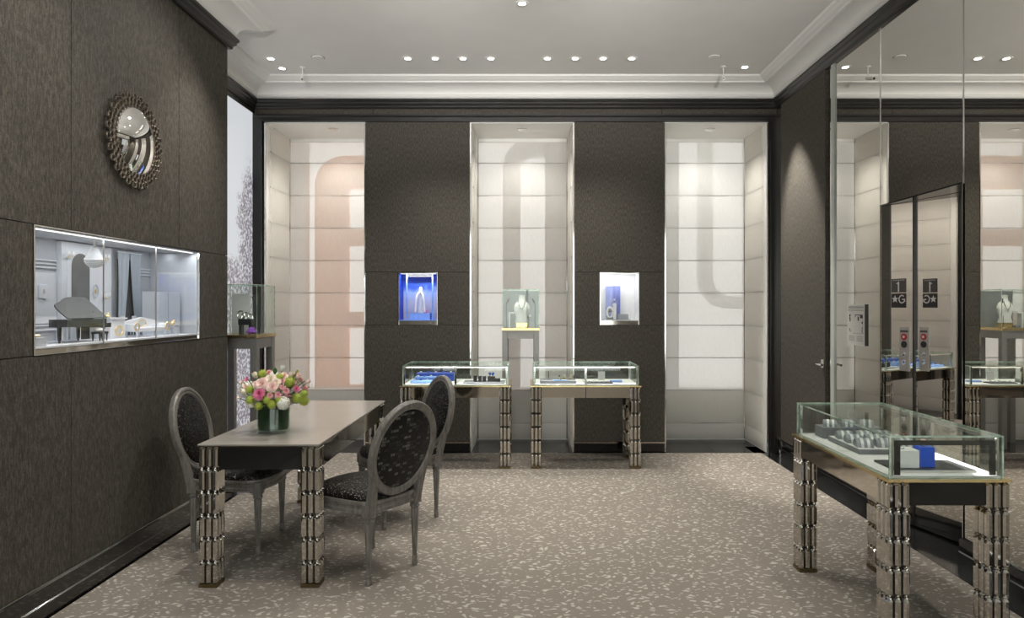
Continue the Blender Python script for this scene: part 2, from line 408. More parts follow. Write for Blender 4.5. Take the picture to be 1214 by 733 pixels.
# black stone slabs that show round the carpet
def slab(x0, x1, y0, y1): MB().box(x0 + .0012, x1 - .0012, y0 + .0012, y1 - .0012, -.004, 0).build('stone_slab', 'stone_black', floor)
for k in range(14):
    y0 = -1.0 + k * .62
    slab(2.3, XR, y0, min(y0 + .62, YB))
    if y0 < YE: slab(-2.34, -2.2, y0, min(y0 + .62, YE))
for a, b in ((-2.68, -1.62), (-.60, .50), (1.37, 2.46)):
    mid = (a + b) / 2; slab(a, mid, YB, YW + .05); slab(mid, b, YB, YW + .05)
for k in range(3): slab(XA, -2.2, YE + k * .54, YE + (k + 1) * .54)
carpet = MB().prism([(-2.275, YR + .1), (2.358, YR + .1), (2.358, 6.715), (-2.12, 6.715), (-2.12, 5.28), (-2.275, 5.28)], 0, .010).build('carpet', 'carpet', label='taupe fitted carpet woven with pale flecks covering the floor', cat='carpet')

ceiling = MB().box(-3.3, 3.2, YR - .2, 7.9, CEIL, CEIL + .1).build('ceiling', 'paint_white', **STR)
PATH = [(XL, YR), (XL, YE), (XA, YE), (XA, YB), (XR, YB), (XR, YR)]
MB().sweep(PATH, [(0, 3.578), (.030, 3.578), (.034, 3.594), (.046, 3.598), (.05, 3.612)] + [(.055 + .125 * (1 - math.cos(R(9 * k))), 3.616 + .075 * math.sin(R(9 * k))) for k in range(11)] + [(.195, 3.695), (.200, 3.706), (.225, 3.716), (.245, 3.728), (.258, 3.733), (.268, CEIL), (0, CEIL)]).build('trim_1', 'paint_white', label='white stepped plaster cornice under the ceiling', **STR)
MB().sweep(PATH, [(0, 3.488), (.022, 3.488), (.03, 3.50), (.03, 3.512), (.05, 3.53), (.05, 3.545), (.065, 3.56), (.065, 3.577), (0, 3.577)]).build('trim_2', 'black_satin', label='dark bronze-black cornice band below the white plaster cornice', **STR)

# ---- back wall: dark piers between three window bays
BAYS = [(-2.666, -1.640), (-.581, .478), (1.393, 2.444)]
PIERS = [(-1.640, -.581), (.478, 1.393)]
ZH = 3.36
NZ0, NZ1, ND = 1.300, 1.835, .24
NICHES = [(-1.307, -.906), (.735, 1.136)]
CY = YB + .016
mb = MB()
mb.box(XA, BAYS[0][0], CY, 7.46, 0, ZH); mb.box(BAYS[2][1], XR + .1, CY, 7.46, 0, ZH)
mb.box(XA - .2, XR + .3, CY, 7.46, ZH, CEIL)
for (a, b), (n0, n1) in zip(PIERS, NICHES):
    mb.box(a, b, CY, 7.46, 0, NZ0); mb.box(a, b, CY, 7.46, NZ1, ZH)
    mb.box(a, n0, CY, 7.46, NZ0, NZ1); mb.box(n1, b, CY, 7.46, NZ0, NZ1)
    mb.box(n0, n1, CY + ND, 7.46, NZ0, NZ1)
wall_back = mb.build('wall_back', 'dark_back', **STR)
G = .002
def fpanel(par, x0, x1, z0, z1, y0=YB, y1=CY): MB().box(x0 + G, x1 - G, y0, y1, z0 + G, z1 - G).build('fabric_panel', 'wall_fabric', par, bevel=.0015)
for (a, b), (n0, n1) in zip(PIERS, NICHES):
    fpanel(wall_back, a, b, 1.835, ZH); fpanel(wall_back, a, b, .115, 1.30)
    fpanel(wall_back, a, n0 - .004, 1.30, 1.835); fpanel(wall_back, n1 + .004, b, 1.30, 1.835)
    MB().box(a, b, YB - .004, CY, .10, .115).build('base_trim', 'bronze_mirror', wall_back)
    MB().box(a, b, YB + .004, CY, .001, .10).build('base_panel', 'black_lacquer', wall_back)
for a, b in ((XA, -1.56), (-1.56, 1.36), (1.36, XR)):
    fpanel(wall_back, a, b, 3.432, 3.492)
mb = MB().sweep([(XA, YB), (XR, YB)], [(-.01, 3.36), (.016, 3.36), (.016, 3.40), (.026, 3.415), (.026, 3.43), (-.01, 3.43)])
mb.build('trim_3', 'black_satin', label='dark lintel moulding above the three windows', **STR)
MB().box(XA, BAYS[0][0] - .012, YB - .02, CY, 0, 3.36).box(BAYS[0][0] - .03, BAYS[0][0] - .012, YB - .035, YB - .02, 0, 3.36).build('trim_4', 'black_satin', label='dark post beside the peach window', **STR)
MB().box(BAYS[2][1] + .012, XR, YB - .02, CY, 0, 3.36).box(BAYS[2][1] + .012, BAYS[2][1] + .03, YB - .035, YB - .02, 0, 3.36).build('trim_5', 'black_satin', label='dark post beside the window next to the mirror wall', **STR)

# ---- window bays: soffit, frame, glass, parapet, steel side strips
for i, (a, b) in enumerate(BAYS):
    w = MB().box(a - .0, b + .0, YB + .018, 7.46, ZH - .012, ZH - .001).build('window_%d' % (i + 1), 'paint_white', **STR)
    MB().box(a - .1, b + .1, 7.47, 7.62, -.1, .56).box(a, b, 7.43, 7.47, .0, .56).build('parapet', 'facade_white', w)
    f = MB().box(a - .08, a - .02, 7.465, 7.62, .56, ZH + .03).box(b + .02, b + .08, 7.465, 7.62, .56, ZH + .03).box(a - .08, b + .08, 7.465, 7.62, ZH + .03, ZH + .08)
    f.build('window_frame', 'paint_white', w)
    MB().box(a - .05, b + .05, 7.60, 7.61, .56, ZH + .03).build('window_pane', 'dimming_glass', w)
    for x0, x1 in ((a, a + .012), (b - .012, b)):
        MB().box(x0, x1, YB + .002, YB + .017, 0.0, ZH - .012).build('edge_strip', 'steel_polish', w)
    for x0, x1 in ((a, a + .014), (b - .014, b)):
        MB().box(x0, x1, YB + .02, 7.44, 0, ZH - .012).build('bay_lining', 'facade_white', w)
    # downlight in the soffit
    sp = empty('recessed_spotlight', ((a + b) / 2 + (.12 if i == 0 else 0), 7.0, ZH - .012), label='recessed downlight in the soffit of the ' + ('peach window bay', 'middle window bay', 'window bay next to the mirror wall')[i], cat='spotlight', group='downlights in the window soffits')
    MB().lathe([(.036, 0), (.055, 0), (.055, -.004), (.048, -.008), (.036, -.004)], 28).build('trim_ring', 'steel_polish', sp, smooth=True)
    MB().lathe([(.004, -.001), (.034, -.001), (.034, -.003), (.004, -.0035)], 24).build('lens', 'lamp_glow', sp)
    light('SPOT', 'lamp', sp, (0, 0, -.012), 42, (1, .95, .87), spot=130, size=.03, blend=.8)

# outside facade elements seen dimly through the blinds
def rrect(cx, cz, hw, hh, r, n=8):
    p = []
    for (sx_, sz_, a0) in ((1, 1, 0), (-1, 1, 90), (-1, -1, 180), (1, -1, 270)):
        for k in range(n + 1):
            a = R(a0 + 90 * k / n); p.append((cx + sx_ * (hw - r) + r * math.cos(a), cz + sz_ * (hh - r) + r * math.sin(a)))
    return p
def slot_frame(mb, cx, cz, hw, hh, rad, t, y, th, mi=0):
    o = rrect(cx, cz, hw, hh, rad); i_ = rrect(cx, cz, hw - t, hh - t, max(.02, rad - t))
    mb.loft([[(x, y, z) for x, z in o], [(x, y + th, z) for x, z in o], [(x, y + th, z) for x, z in i_], [(x, y, z) for x, z in i_], [(x, y, z) for x, z in o]], mi, caps=False)
FY = 9.0
mb = MB(); slot_frame(mb, -1.77, 1.15, 1.10, 2.37, .40, .42, FY, .2)
for zz in (.30, 1.30, 2.42): mb.box(-2.46, -1.0, FY + .03, FY + .15, zz - .11, zz + .11)
mb.box(-2.12, -2.06, FY + .03, FY + .15, -.7, 3.1)
mb.build('facade_surround', 'facade_peach', label='peach outer facade surround with rounded corners seen through the blind', kind='structure')
MB().box(-4.4, -2.97, FY - .1, FY + .1, -.3, 4.4).build('facade_pier', 'facade_grey', label='grey outer facade pier seen through the peach blind', kind='structure')
mb = MB(); slot_frame(mb, .35, .6, .68, 3.17, .42, .24, FY, .2); mb.build('facade_surround', 'facade_white', label='white outer facade surround with rounded top seen through the middle blind', kind='structure')
MB().box(.24, 1.3, FY - .1, FY - .02, -.3, 4.4).build('facade_pier', 'facade_grey', label='grey outer facade pier seen through the middle blind', kind='structure')
mb = MB(); slot_frame(mb, 3.0, 3.2, .66, 1.75, .42, .17, FY, .2); mb.build('facade_surround', 'facade_white', label='white outer facade surround with rounded foot seen through the blind by the mirror wall', kind='structure')
MB().box(1.70, 2.05, FY, FY + .2, -.3, 4.4).build('facade_pier', 'facade_grey', label='grey outer facade pier seen through the blind by the mirror wall', kind='structure')
MB().box(-6, 6, 8.0, 14, -.3, -.15).build('terrace', 'facade_white', label='pale outside ledge below the windows', kind='structure')

# ---- left wall with recessed display case opening
VY0, VY1, VZ0, VZ1, VD = 3.133, 4.71, 1.262, 1.880, .33
CX = XL - .016
mb = MB()
mb.box(-3.2, CX, YR, YE - .004, 0, VZ0); mb.box(-3.2, CX, YR, YE - .004, VZ1, CEIL)
mb.box(-3.2, CX, YR, VY0, VZ0, VZ1); mb.box(-3.2, CX, VY1, YE - .004, VZ0, VZ1)
mb.box(-3.2, CX - VD, VY0, VY1, VZ0, VZ1)
wall_left = mb.build('wall_left', 'dark_back', **STR)
def lpanel(y0, y1, z0, z1): MB().box(CX, XL, y0 + G, y1 - G, z0 + G, z1 - G).build('fabric_panel', 'wall_fabric', wall_left, bevel=.0015)
ys = [-1.0, 0.6, 2.2, 3.39, 4.44, YE]
MB().box(CX, XL, YR, -1.0, 0, 3.49).build('fabric_panel', 'wall_fabric', wall_left)
for a, b in zip(ys, ys[1:]):
    lpanel(a, b, VZ1 + .002, 3.49); lpanel(a, b, .165, VZ0 - .002)
for a, b in ((-1.0, 2.2), (2.2, VY0 - .004), (VY1 + .004, YE)): lpanel(a, b, VZ1 if 0 else VZ0 - .002, VZ1 + .002)
MB().sweep([(XL, YR), (XL, YE)], [(-.016, 0), (.030, 0), (.030, .078), (.022, .083), (.022, .085), (.024, .158), (.012, .165), (-.016, .165)]).build('baseboard_left', 'black_lacquer', **STR)
MB().box(XL, XL + .014, YR, YE, .1652, .168).build('trim_6', 'steel_polish', label='thin steel bead on top of the black baseboard', **STR)
MB().box(-3.2, XA - .03, YE - .004, YB + .1, 0, CEIL).build('wall_alcove', 'dark_back', **STR)
pr = MB().box(XA - .02, XA, 5.35, YB - .03, .12, 3.44).build('tree_lightbox', 'tree_print', label='backlit picture of a bare pale tree filling the alcove side', cat='lightbox')
MB().box(XA - .03, XA + .012, 5.2, 5.35, .0, 3.49).box(XA - .03, XA + .006, 5.35, YB, 3.44, 3.49).box(XA - .03, XA + .006, 5.35, YB, 0, .12).build('frame', 'black_satin', pr)

# ---- right wall: mirror panels, fabric door, lift doors in a recess
DY0, DY1, DZ = 3.866, 4.77, 2.206
mb = MB()
mb.box(XR + .012, XR + .5, 4.79, YB, 0, CEIL); mb.box(XR + .012, XR + .5, DY0 - .02, 4.79, DZ + .01, CEIL); mb.box(XR + .012, XR + .5, YR, DY0 - .02, 0, CEIL)
mb.box(XR + .40, XR + .5, DY0 - .02, 4.79, 0, DZ + .01)
wall_right = mb.build('wall_right', 'dark_back', **STR)
def mpanel(y0, y1, z0, z1):
    MB().box(XR, XR + .011, y0 + .0015, y1 - .0015, z0, z1).build('mirror_panel', 'mirror_wall', wall_right)
mpanel(4.775, 5.47, .165, 3.488); mpanel(DY0, 4.775, DZ + .012, 3.488)
for a, b in ((2.55, DY0), (1.2, 2.55), (-.2, 1.2), (-1.6, -.2), (YR, -1.6)): mpanel(a, b, .150, 3.488)
for yy in (4.775, DY0): MB().box(XR - .004, XR, yy - .004, yy + .004, DZ if yy > 0 else .15, 3.488).build('mirror_joint', 'steel_polish', wall_right)
for yy in (4.775, DY0): MB().box(XR - .004, XR, yy - .004, yy + .004, .15, DZ).build('mirror_joint', 'steel_polish', wall_right)
MB().box(XR - .012, XR + .011, 5.47, 5.525, .165, 3.488).build('glass_edge_strip', 'frosted_edge', wall_right)
MB().box(XR, XR + .011, 5.53, 5.60, .165, 3.488).build('mirror_panel', 'mirror_door', wall_right)
MB().box(XR, XR + .011, 6.60, YB, .165, 3.488).build('mirror_panel', 'mirror_door', wall_right)
MB().sweep([(XR, YB), (XR, 4.79)], [(-.011, 0), (.030, 0), (.030, .078), (.022, .083), (.022, .085), (.024, .158), (.012, .165), (-.011, .165)]).build('baseboard_right', 'black_lacquer', **STR)
MB().sweep([(XR, DY0), (XR, YR)], [(-.011, 0), (.030, 0), (.030, .07), (.022, .075), (.022, .077), (.024, .142), (.012, .149), (-.011, .149)]).build('baseboard_right', 'black_lacquer', **STR)
d2 = MB().box(XR - .022, XR + .010, 5.61, 6.59, .170, 3.484).build('door_2', 'wall_fabric', label='fabric covered door with a chrome lever between mirror strips', bevel=.002, **STR)
hd = MB().box(XR - .032, XR - .022, 5.625, 5.665, .97, 1.04).tube([(XR - .03, 5.645, 1.005), (XR - .075, 5.645, 1.005), (XR - .08, 5.64, 1.005), (XR - .08, 5.54, 1.0)], .011, 10)
hd.build('door_handle', 'steel_polish', d2, smooth=True)
# lift door leaves, set at an angle in the recess
def leaf_frame(p0, ang):
    d = Vector((math.sin(ang), -math.cos(ang), 0)); n_ = Vector((-math.cos(ang), -math.sin(ang), 0))
    return d, n_, Matrix(((d.x, n_.x, 0, p0.x), (d.y, n_.y, 0, p0.y), (0, 0, 1, 0), (0, 0, 0, 1)))   # u along the leaf, v towards the room
LP = [Vector((XR + .004, DY1, 0))]
LA = [R(17.6), R(15.8)]; LEN = [.277, .62]
LF = [leaf_frame(LP[0], LA[0])]; LP.append(LP[0] + LF[0][0] * LEN[0]); LF.append(leaf_frame(LP[1], LA[1]))
lift = MB().box(0, LEN[0] - .006, -.02, 0, .012, DZ, M=LF[0][2]).build('door_1', 'mirror_door', label='polished bronze lift doors standing in the mirror wall', **STR)
MB().box(.006, LEN[1], -.02, 0, .012, DZ, M=LF[1][2]).build('door_leaf', 'mirror_door', lift)
MB().box(-.006, .006, -.02, .008, .012, DZ, M=LF[1][2]).build('meeting_stile', 'black_satin', lift)
MB().box(0, LEN[0] - .008, .0005, .004, .012, .14, M=LF[0][2]).build('kick_plate', 'black_lacquer', lift); MB().box(.008, LEN[1], .0005, .004, .012, .14, M=LF[1][2]).build('kick_plate', 'black_lacquer', lift)
MB().box(XR - .0, XR + .40, DY0, 4.79, DZ + .002, DZ + .010).build('recess_head', 'black_lacquer', lift)
MB().box(XR - .0, XR + .40, DY0 - .015, DY0 - .002, 0.0, DZ).build('recess_jamb', 'black_lacquer', lift)

# wall behind the viewpoint with an added glazed opening for fill daylight
mb = MB().box(-3.3, -2.2, YR - .2, YR, 0, CEIL).box(2.2, 3.2, YR - .2, YR, 0, CEIL).box(-2.2, 2.2, YR - .2, YR, 3.3, CEIL)
mb.build('wall_rear', 'paint_white', **STR)
w4 = MB().box(-2.2, -2.14, YR - .16, YR - .04, 0, 3.3).box(2.14, 2.2, YR - .16, YR - .04, 0, 3.3).box(-2.14, 2.14, YR - .16, YR - .04, 3.24, 3.3).box(-.03, .03, YR - .16, YR - .04, 0, 3.24).build('window_4', 'black_satin', **STR)
MB().box(-2.14, -.03, YR - .11, YR - .10, 0, 3.24).build('window_pane', 'window_glass', w4); MB().box(.03, 2.14, YR - .11, YR - .10, 0, 3.24).build('window_pane', 'window_glass', w4)
#=== OBJECTS

# ---- roman blinds of sheer cloth: one per bay, strip by strip
ZS = [ZH - .014, 3.077, 2.717, 2.357, 1.997, 1.637, 1.277, .917, .557, .19, .02]
def strip(fn, n, z0, z1):
    """fn(t, out) -> (x, y) along the strip; slightly pillowed between two seams"""
    rows = []
    for j in range(6):
        q = j / 5; o_ = .010 * math.sin(math.pi * q) ** .5
        rows.append([(*fn(k / n, o_), z0 + (z1 - z0) * q) for k in range(n + 1)])
    return MB().loft(rows, caps=False, closed=False)
blind_names = ['translucent cream roman blind glowing peach in its inner half', 'translucent white roman blind in the middle bay behind a pedestal showcase', 'translucent white roman blind in the bay next to the mirror wall']
for i, (a, b) in enumerate(BAYS):
    bl = empty('roman_blind', ((a + b) / 2, YW, 0), label=blind_names[i], cat='blind', group='roman blinds in the window bays')
    hw = (b - a) / 2 - .03
    MB().box(-hw, hw, -.01, .03, ZH - .05, ZH - .013).build('head_rail', 'paint_white', bl)
    for j in range(len(ZS) - 1):
        z1, z0 = ZS[j] - .001, ZS[j + 1] + .001
        strip(lambda t, o_: (-hw + 2 * hw * t, -o_ + .004 * math.sin(9 * t + j)), 10, z0, z1).build('cloth_panel', 'sheer', bl, smooth=True)
        if j: MB().box(-hw, hw, .000, .007, ZS[j] - .004, ZS[j] + .004).build('batten', 'grey_paint', bl)
    for sgn in (-1, 1):
        for j in range(len(ZS) - 1):
            z1, z0 = ZS[j] - .001, ZS[j + 1] + .001
            strip(lambda t, o_: (sgn * (hw - .0 - o_ * .6), -.56 + .555 * t), 5, z0, z1).build('side_cloth_panel', 'sheer', bl, smooth=True)
            if j: MB().box(sgn * hw, sgn * (hw + .006), -.56, -.01, ZS[j] - .003, ZS[j] + .003).build('batten', 'grey_paint', bl)
    for sx_ in (-1, 1):
        MB().tube([(sx_ * (hw - .006), -.012, .02), (sx_ * (hw - .006), -.012, ZH - .02)], .007, 8).build('corner_rod', 'steel_polish', bl, smooth=True)

# ---- crystal legs shared by the desk and the three jewel cases
def rod_mesh(h):
    def sec(w, c, z): return [(w, -c, z), (w, c, z), (c, w, z), (-c, w, z), (-w, c, z), (-w, -c, z), (-c, -w, z), (c, -w, z)]
    return MB().loft([sec(.005, .0025, .002), sec(.0142, .0062, .016), sec(.0142, .0062, h - .016), sec(.005, .0025, h - .002)])
ROD_H = .1225
rod_proto = None; stud_proto = None
def crystal_leg(par, x, y, ztop=.756, part='leg'):
    global rod_proto, stud_proto
    n = 6; zb = .021; h = (ztop - zb) / n
    lg = MB().box(-.048, .048, -.048, .048, .0101, .030).box(-.034, .034, -.034, .034, .03, ztop).build(part, ['foot_bronze'], par, loc=(x, y, 0))
    lg.data.materials.append(MATS['black_lacquer'])
    for pl in lg.data.polygons: pl.material_index = 1 if pl.center.z > .031 and abs(pl.center.x) < .04 and abs(pl.center.y) < .04 and pl.normal.z < .5 else 0
    first = rod_proto is None
    if first:
        o = rod_mesh(h).build('crystal_rod', 'crystal_metal'); rod_proto = o.data; bpy.data.objects.remove(o)
    pos = [(i * .035, j * .035) for i in (-1, 0, 1) for j in (-1, 0, 1) if (i, j) != (0, 0)]
    for (px_, py_) in pos:
        for t in range(n):
            r_ = bpy.data.objects.new('crystal_rod', rod_proto); COL.objects.link(r_); r_.parent = lg; r_.location = (px_, py_, zb + t * h)
    if stud_proto is None:
        st = MB()
        for (px_, py_) in pos:
            for t in range(1, n):
                z = zb + t * h
                st.add([(px_ + .0165, py_, z), (px_, py_ + .0165, z), (px_ - .0165, py_, z), (px_, py_ - .0165, z), (px_, py_, z + .012), (px_, py_, z - .012)],
                       [(0, 1, 4), (1, 2, 4), (2, 3, 4), (3, 0, 4), (1, 0, 5), (2, 1, 5), (3, 2, 5), (0, 3, 5)])
        o = st.build('diamond_studs', 'crystal_metal'); stud_proto = o.data; bpy.data.objects.remove(o)
    s_ = bpy.data.objects.new('diamond_studs', stud_proto); COL.objects.link(s_); s_.parent = lg; s_['kind'] = 'stuff'
    return lg

# ---- desk
dk = empty('writing_desk', (-1.4135, 4.311, 0), label='long taupe-topped desk on crystal block legs with a vase on it', cat='desk')
hx, hy = .3215, .806
MB().box(-hx, hx, -hy, hy, .757, .768).build('desk_top', 'desk_top', dk, bevel=.0015)
MB().box(-hx - .0015, hx + .0015, -hy - .0015, hy + .0015, .7545, .7605).build('top_edge', 'bronze_mirror', dk)
MB().box(-hx + .105, hx - .105, -hy + .014, -hy + .03, .632, .754).build('end_apron', 'black_lacquer', dk)
MB().box(-hx + .105, hx - .105, hy - .03, hy - .014, .632, .754).build('end_apron', 'black_lacquer', dk)
for s_ in (-1, 1):
    MB().box(min(s_ * (hx - .014), s_ * (hx - .03)), max(s_ * (hx - .014), s_ * (hx - .03)), -hy + .105, hy - .105, .632, .754).build('side_apron', 'bronze_mirror', dk)
for sx_ in (-1, 1):
    for sy_ in (-1, 1): crystal_leg(dk, sx_ * (hx - .0525), sy_ * (hy - .0525))

# ---- glazed jewel cases
BZ, GT = .775, .947      # display surface, top of the glass
def pane(par, x0, x1, y0, y1, z0, z1, thin):
    """glass sheet whose narrow faces are the green glass edge"""
    mb = MB().box(x0, x1, y0, y1, z0, z1)
    # faces order of box: x0, x1, y0, y1, z0, z1
    mb.m = [0 if {'x': (0, 1), 'y': (2, 3), 'z': (4, 5)}[thin].count(k) else 1 for k in range(6)]
    return mb.build('glass_pane', ['glass', 'glass_edge'], par)
def jewel_case(loc, rz, label):
    t = empty('jewel_case', loc, rz, label=label, cat='display case', group='glazed jewel cases on crystal legs')
    hx, hy = .505, .262; gx, gy = .483, .2425
    MB().box(-hx, hx, -hy, hy, .755, .766).build('table_top', 'brass', t)
    MB().box(-gx + .008, gx - .008, -gy + .008, gy - .008, .766, BZ).build('display_bed', 'velvet_white', t)
    MB().box(-hx + .105, hx - .105, -hy + .012, -hy + .026, .655, .754).build('front_apron', 'bronze_mirror', t)
    MB().box(-hx + .105, hx - .105, hy - .026, hy - .012, .655, .754).build('back_apron', 'bronze_mirror', t)
    for s_ in (-1, 1):
        MB().box(min(s_ * (hx - .012), s_ * (hx - .026)), max(s_ * (hx - .012), s_ * (hx - .026)), -hy + .105, hy - .105, .655, .754).build('end_apron', 'black_lacquer', t)
    MB().box(-.003, .003, -hy + .0105, -hy + .0125, .655, .754).build('apron_joint', 'black_satin', t)
    for sx_ in (-1, 1):
        for sy_ in (-1, 1): crystal_leg(t, sx_ * (hx - .0525), sy_ * (hy - .0525), .755)
    g = .008
    pane(t, -gx, gx, -gy, -gy + g, .7665, GT - g, 'y'); pane(t, -gx, gx, gy - g, gy, .7665, GT - g, 'y')
    pane(t, -gx, -gx + g, -gy + g, gy - g, .7665, GT - g, 'x'); pane(t, gx - g, gx, -gy + g, gy - g, .7665, GT - g, 'x')
    pane(t, -gx, gx, -gy, gy, GT - g, GT, 'z')
    MB().box(-.006, .006, -gy + g, gy - g, .776, GT - g - .002).build('partition', 'glass', t)
    MB().box(-.010, .010, -gy + g, -gy + g + .014, .776, GT - g - .001).build('partition_post', 'steel_polish', t)
    for sx_ in (-1, 1):
        for sy_ in (-1, 1):
            cx_, cy_ = sx_ * (gx - .016), sy_ * (gy - .016)
            MB().box(cx_ - .007, cx_ + .007, cy_ - .007, cy_ + .007, .776, GT - g - .001).build('corner_post', 'steel_polish', t)
    MB().box(-gx + .026, gx - .026, -gy + .010, -gy + .038, GT - g - .004, GT - g - .001).box(-gx + .026, gx - .026, -gy + .036, -gy + .038, GT - .022, GT - g - .004).build('led_housing', 'plate_steel', t)
    light('AREA', 'led_lamp', t, (0, -gy + .03, GT - .012), 5.5, (1, .97, .92), rot=(R(-18), 0, 0), size=.9, sizey=.006)
    return t
jc1 = jewel_case((-.655, 6.322, 0), 0, 'glazed jewel case holding blue velvet trays, left of the pedestal showcase')
jc1['label'] = 'glazed jewel case holding blue velvet trays against the dark back wall'
jc2 = jewel_case((.535, 6.322, 0), 0, 'glazed jewel case with ring trays and a white card against the back wall')
jc3 = jewel_case((1.775, 3.303, 0), R(90), 'glazed jewel case with bracelet cushions and a blue box beside the mirror wall')
MB().box(-.483 + .010, -.483 + .016, -.215, -.190, .778, .925).box(-.483 + .010, -.483 + .016, .190, .215, .778, .925).box(-.483 + .010, -.483 + .016, -.190, .190, .905, .925).build('end_frame', 'black_lacquer', jc3)

# ---- pedestal showcases
def pedestal(loc, rz, label):
    t = empty('pedestal_showcase', loc, rz, label=label, cat='showcase', group='tall pedestal showcases')
    h = .192; zb, zt = 1.262, 1.668
    for sx_ in (-1, 1):
        for sy_ in (-1, 1):
            x, y = sx_ * (h - .028), sy_ * (h - .028)
            MB().box(x - .028, x + .028, y - .028, y + .028, .0, 1.235).build('leg', 'stand_grey', t, bevel=.002)
    for s_ in (-1, 1):
        MB().box(-h + .057, h - .057, min(s_ * (h - .004), s_ * (h - .024)), max(s_ * (h - .004), s_ * (h - .024)), 1.150, 1.235).build('apron', 'stand_grey', t)
        MB().box(min(s_ * (h - .004), s_ * (h - .024)), max(s_ * (h - .004), s_ * (h - .024)), -h + .057, h - .057, 1.150, 1.235).build('apron', 'stand_grey', t)
    MB().box(-h - .006, h + .006, -h - .006, h + .006, 1.2355, zb).build('table_top', 'brass', t, bevel=.002)
    g = .006
    mbs = [(-h, h, -h, -h + g, 'y'), (-h, h, h - g, h, 'y'), (-h, -h + g, -h + g, h - g, 'x'), (h - g, h, -h + g, h - g, 'x')]
    for x0, x1, y0, y1, ax in mbs: pane(t, x0, x1, y0, y1, zb, zt - g, ax)
    pane(t, -h, h, -h, h, zt - g, zt, 'z')
    for s_ in (-1, 1):
        q = MB().tube([(s_ * .15, -.13, zb), (s_ * .15, -.13, zb + .25), (s_ * .145, -.125, zb + .275), (s_ * .13, -.11, zb + .30)], .0035, 8).tube([(s_ * .142, -.122, zb + .265), (s_ * .124, -.104, zb + .305)], .009, 10)
        q.build('lamp_stem', 'black_satin', t, smooth=True)
        light('SPOT', 'lamp', t, (s_ * .128, -.108, zb + .295), 1.6, (1, .96, .9), rot=(R(35), 0, s_ * R(25)), spot=100, size=.01)
    return t
def reflection_back(t): MB().box(-.185, .185, .17, .176, 1.263, 1.655).build('back_panel', 'reflection_grey', t)  # grey sheet added in place of the reflection in the glass box
ps1 = pedestal((-.068, 7.12, 0), 0, 'grey pedestal showcase with a white necklace bust in the middle bay')
ps2 = pedestal((-2.358, 5.532, 0), 0, 'grey pedestal showcase with a purple flower jewel in the alcove')

reflection_back(ps1)
# ---- medallion chairs (built facing +x)
def make_chair(name, label):
    t = empty(name, label=label, cat='chair', group='oval-backed upholstered chairs round the desk')
    base = chaikin([(-.235, -.195), (-.05, -.235), (.20, -.262), (.262, -.12), (.275, 0), (.262, .12), (.20, .262), (-.05, .235), (-.235, .195), (-.245, 0)], 2)
    def sc(k): return [(x * k, y * k) for x, y in base]
    rg = []
    for k, z in ((.955, .388), (.985, .392), (.985, .408), (.965, .413), (.965, .431), (.99, .436), (1.0, .445), (.99, .455), (.95, .457)):
        rg.append([(x, y, z) for x, y in sc(k)])
    MB().loft(rg).build('seat_rail', 'chair_wood', t, smooth=30)
    rg = [[(x, y, z) for x, y in sc(k)] for k, z in ((.955, .456), (.965, .468), (.94, .482), (.86, .497), (.70, .508), (.45, .516), (.15, .519))]
    MB().loft(rg).build('seat', 'sequin', t, smooth=60)
    prof = [(.012, 0.010), (.015, .014), (.0165, .03), (.013, .045), (.0115, .05), (.017, .054), (.017, .060), (.0125, .066), (.0235, .330), (.0235, .338), (.020, .342), (.0285, .350), (.0285, .360), (.021, .366), (.021, .372)]
    for (x, y) in ((.195, -.215), (.195, .215), (-.205, -.172), (-.205, .172)):
        lg = MB().lathe(prof, 20, flute=.13).box(-.027, .027, -.027, .027, .371, .44).build('leg', 'chair_wood', t, smooth=25, loc=(x, y, 0))
        MB().lathe([(.004, -.0012), (.014, -.001), (.014, .001), (.004, .0012)], 12).build('rosette', 'chair_wood', lg, loc=(.028 if x > 0 else -.028, 0, .405), rot=(0, R(90), 0))
    # the raked oval back
    lean = R(13); Mb = Matrix.Translation((-.225, 0, .445)) @ Matrix.Rotation(-lean, 4, 'Y')
    cz, a, b = .285, .218, .243; n = 56
    sec = [(.024, -.010), (.018, -.019), (-.004, -.020), (-.016, -.016), (-.024, -.006), (-.024, .008), (-.014, .016), (-.006, .013), (.002, .019), (.016, .018), (.024, .010)]
    rg = []
    for k in range(n + 1):
        th = 2 * math.pi * k / n; ct, st = math.cos(th), math.sin(th)
        nx, nz = ct / a, st / b; l_ = math.hypot(nx, nz); nx /= l_; nz /= l_
        rg.append([(d, a * ct + nx * o_, cz + b * st + nz * o_) for o_, d in sec])
    MB().loft(rg, M=Mb, caps=False).build('back_frame', 'chair_wood', t, smooth=35)
    for s_ in (-1, 1):
        def bar(y, z, wd, dp): return [(dp, y - wd, z), (dp, y + wd, z), (-dp, y + wd, z), (-dp, y - wd, z)]
        MB().loft([bar(s_ * .172, -.065, .024, .022), bar(s_ * .174, .03, .023, .019), bar(s_ * .183, .10, .020, .017), bar(s_ * .196, .17, .016, .016)], M=Mb).build('back_post', 'chair_wood', t, bevel=.004)
    def oval(k, d): return [(d, (a - .020) * k * math.cos(2 * math.pi * q / 40), cz + (b - .020) * k * math.sin(2 * math.pi * q / 40)) for q in range(40)]
    MB().loft([oval(1, -.002), oval(.98, .006), oval(.9, .014), oval(.7, .022), oval(.4, .026), oval(.05, .027)], M=Mb).build('backrest', 'sequin', t, smooth=60)
    MB().loft([oval(1, -.003), oval(.985, -.010), oval(.9, -.014), oval(.5, -.017), oval(.05, -.018)], M=Mb).build('rear_panel', 'mosaic', t, smooth=60)['label'] = 'black mosaic-patterned rear panel'
    return t
chB = make_chair('medallion_chair', 'grey oval-backed chair showing its black mosaic rear panel beside the near end of the desk')
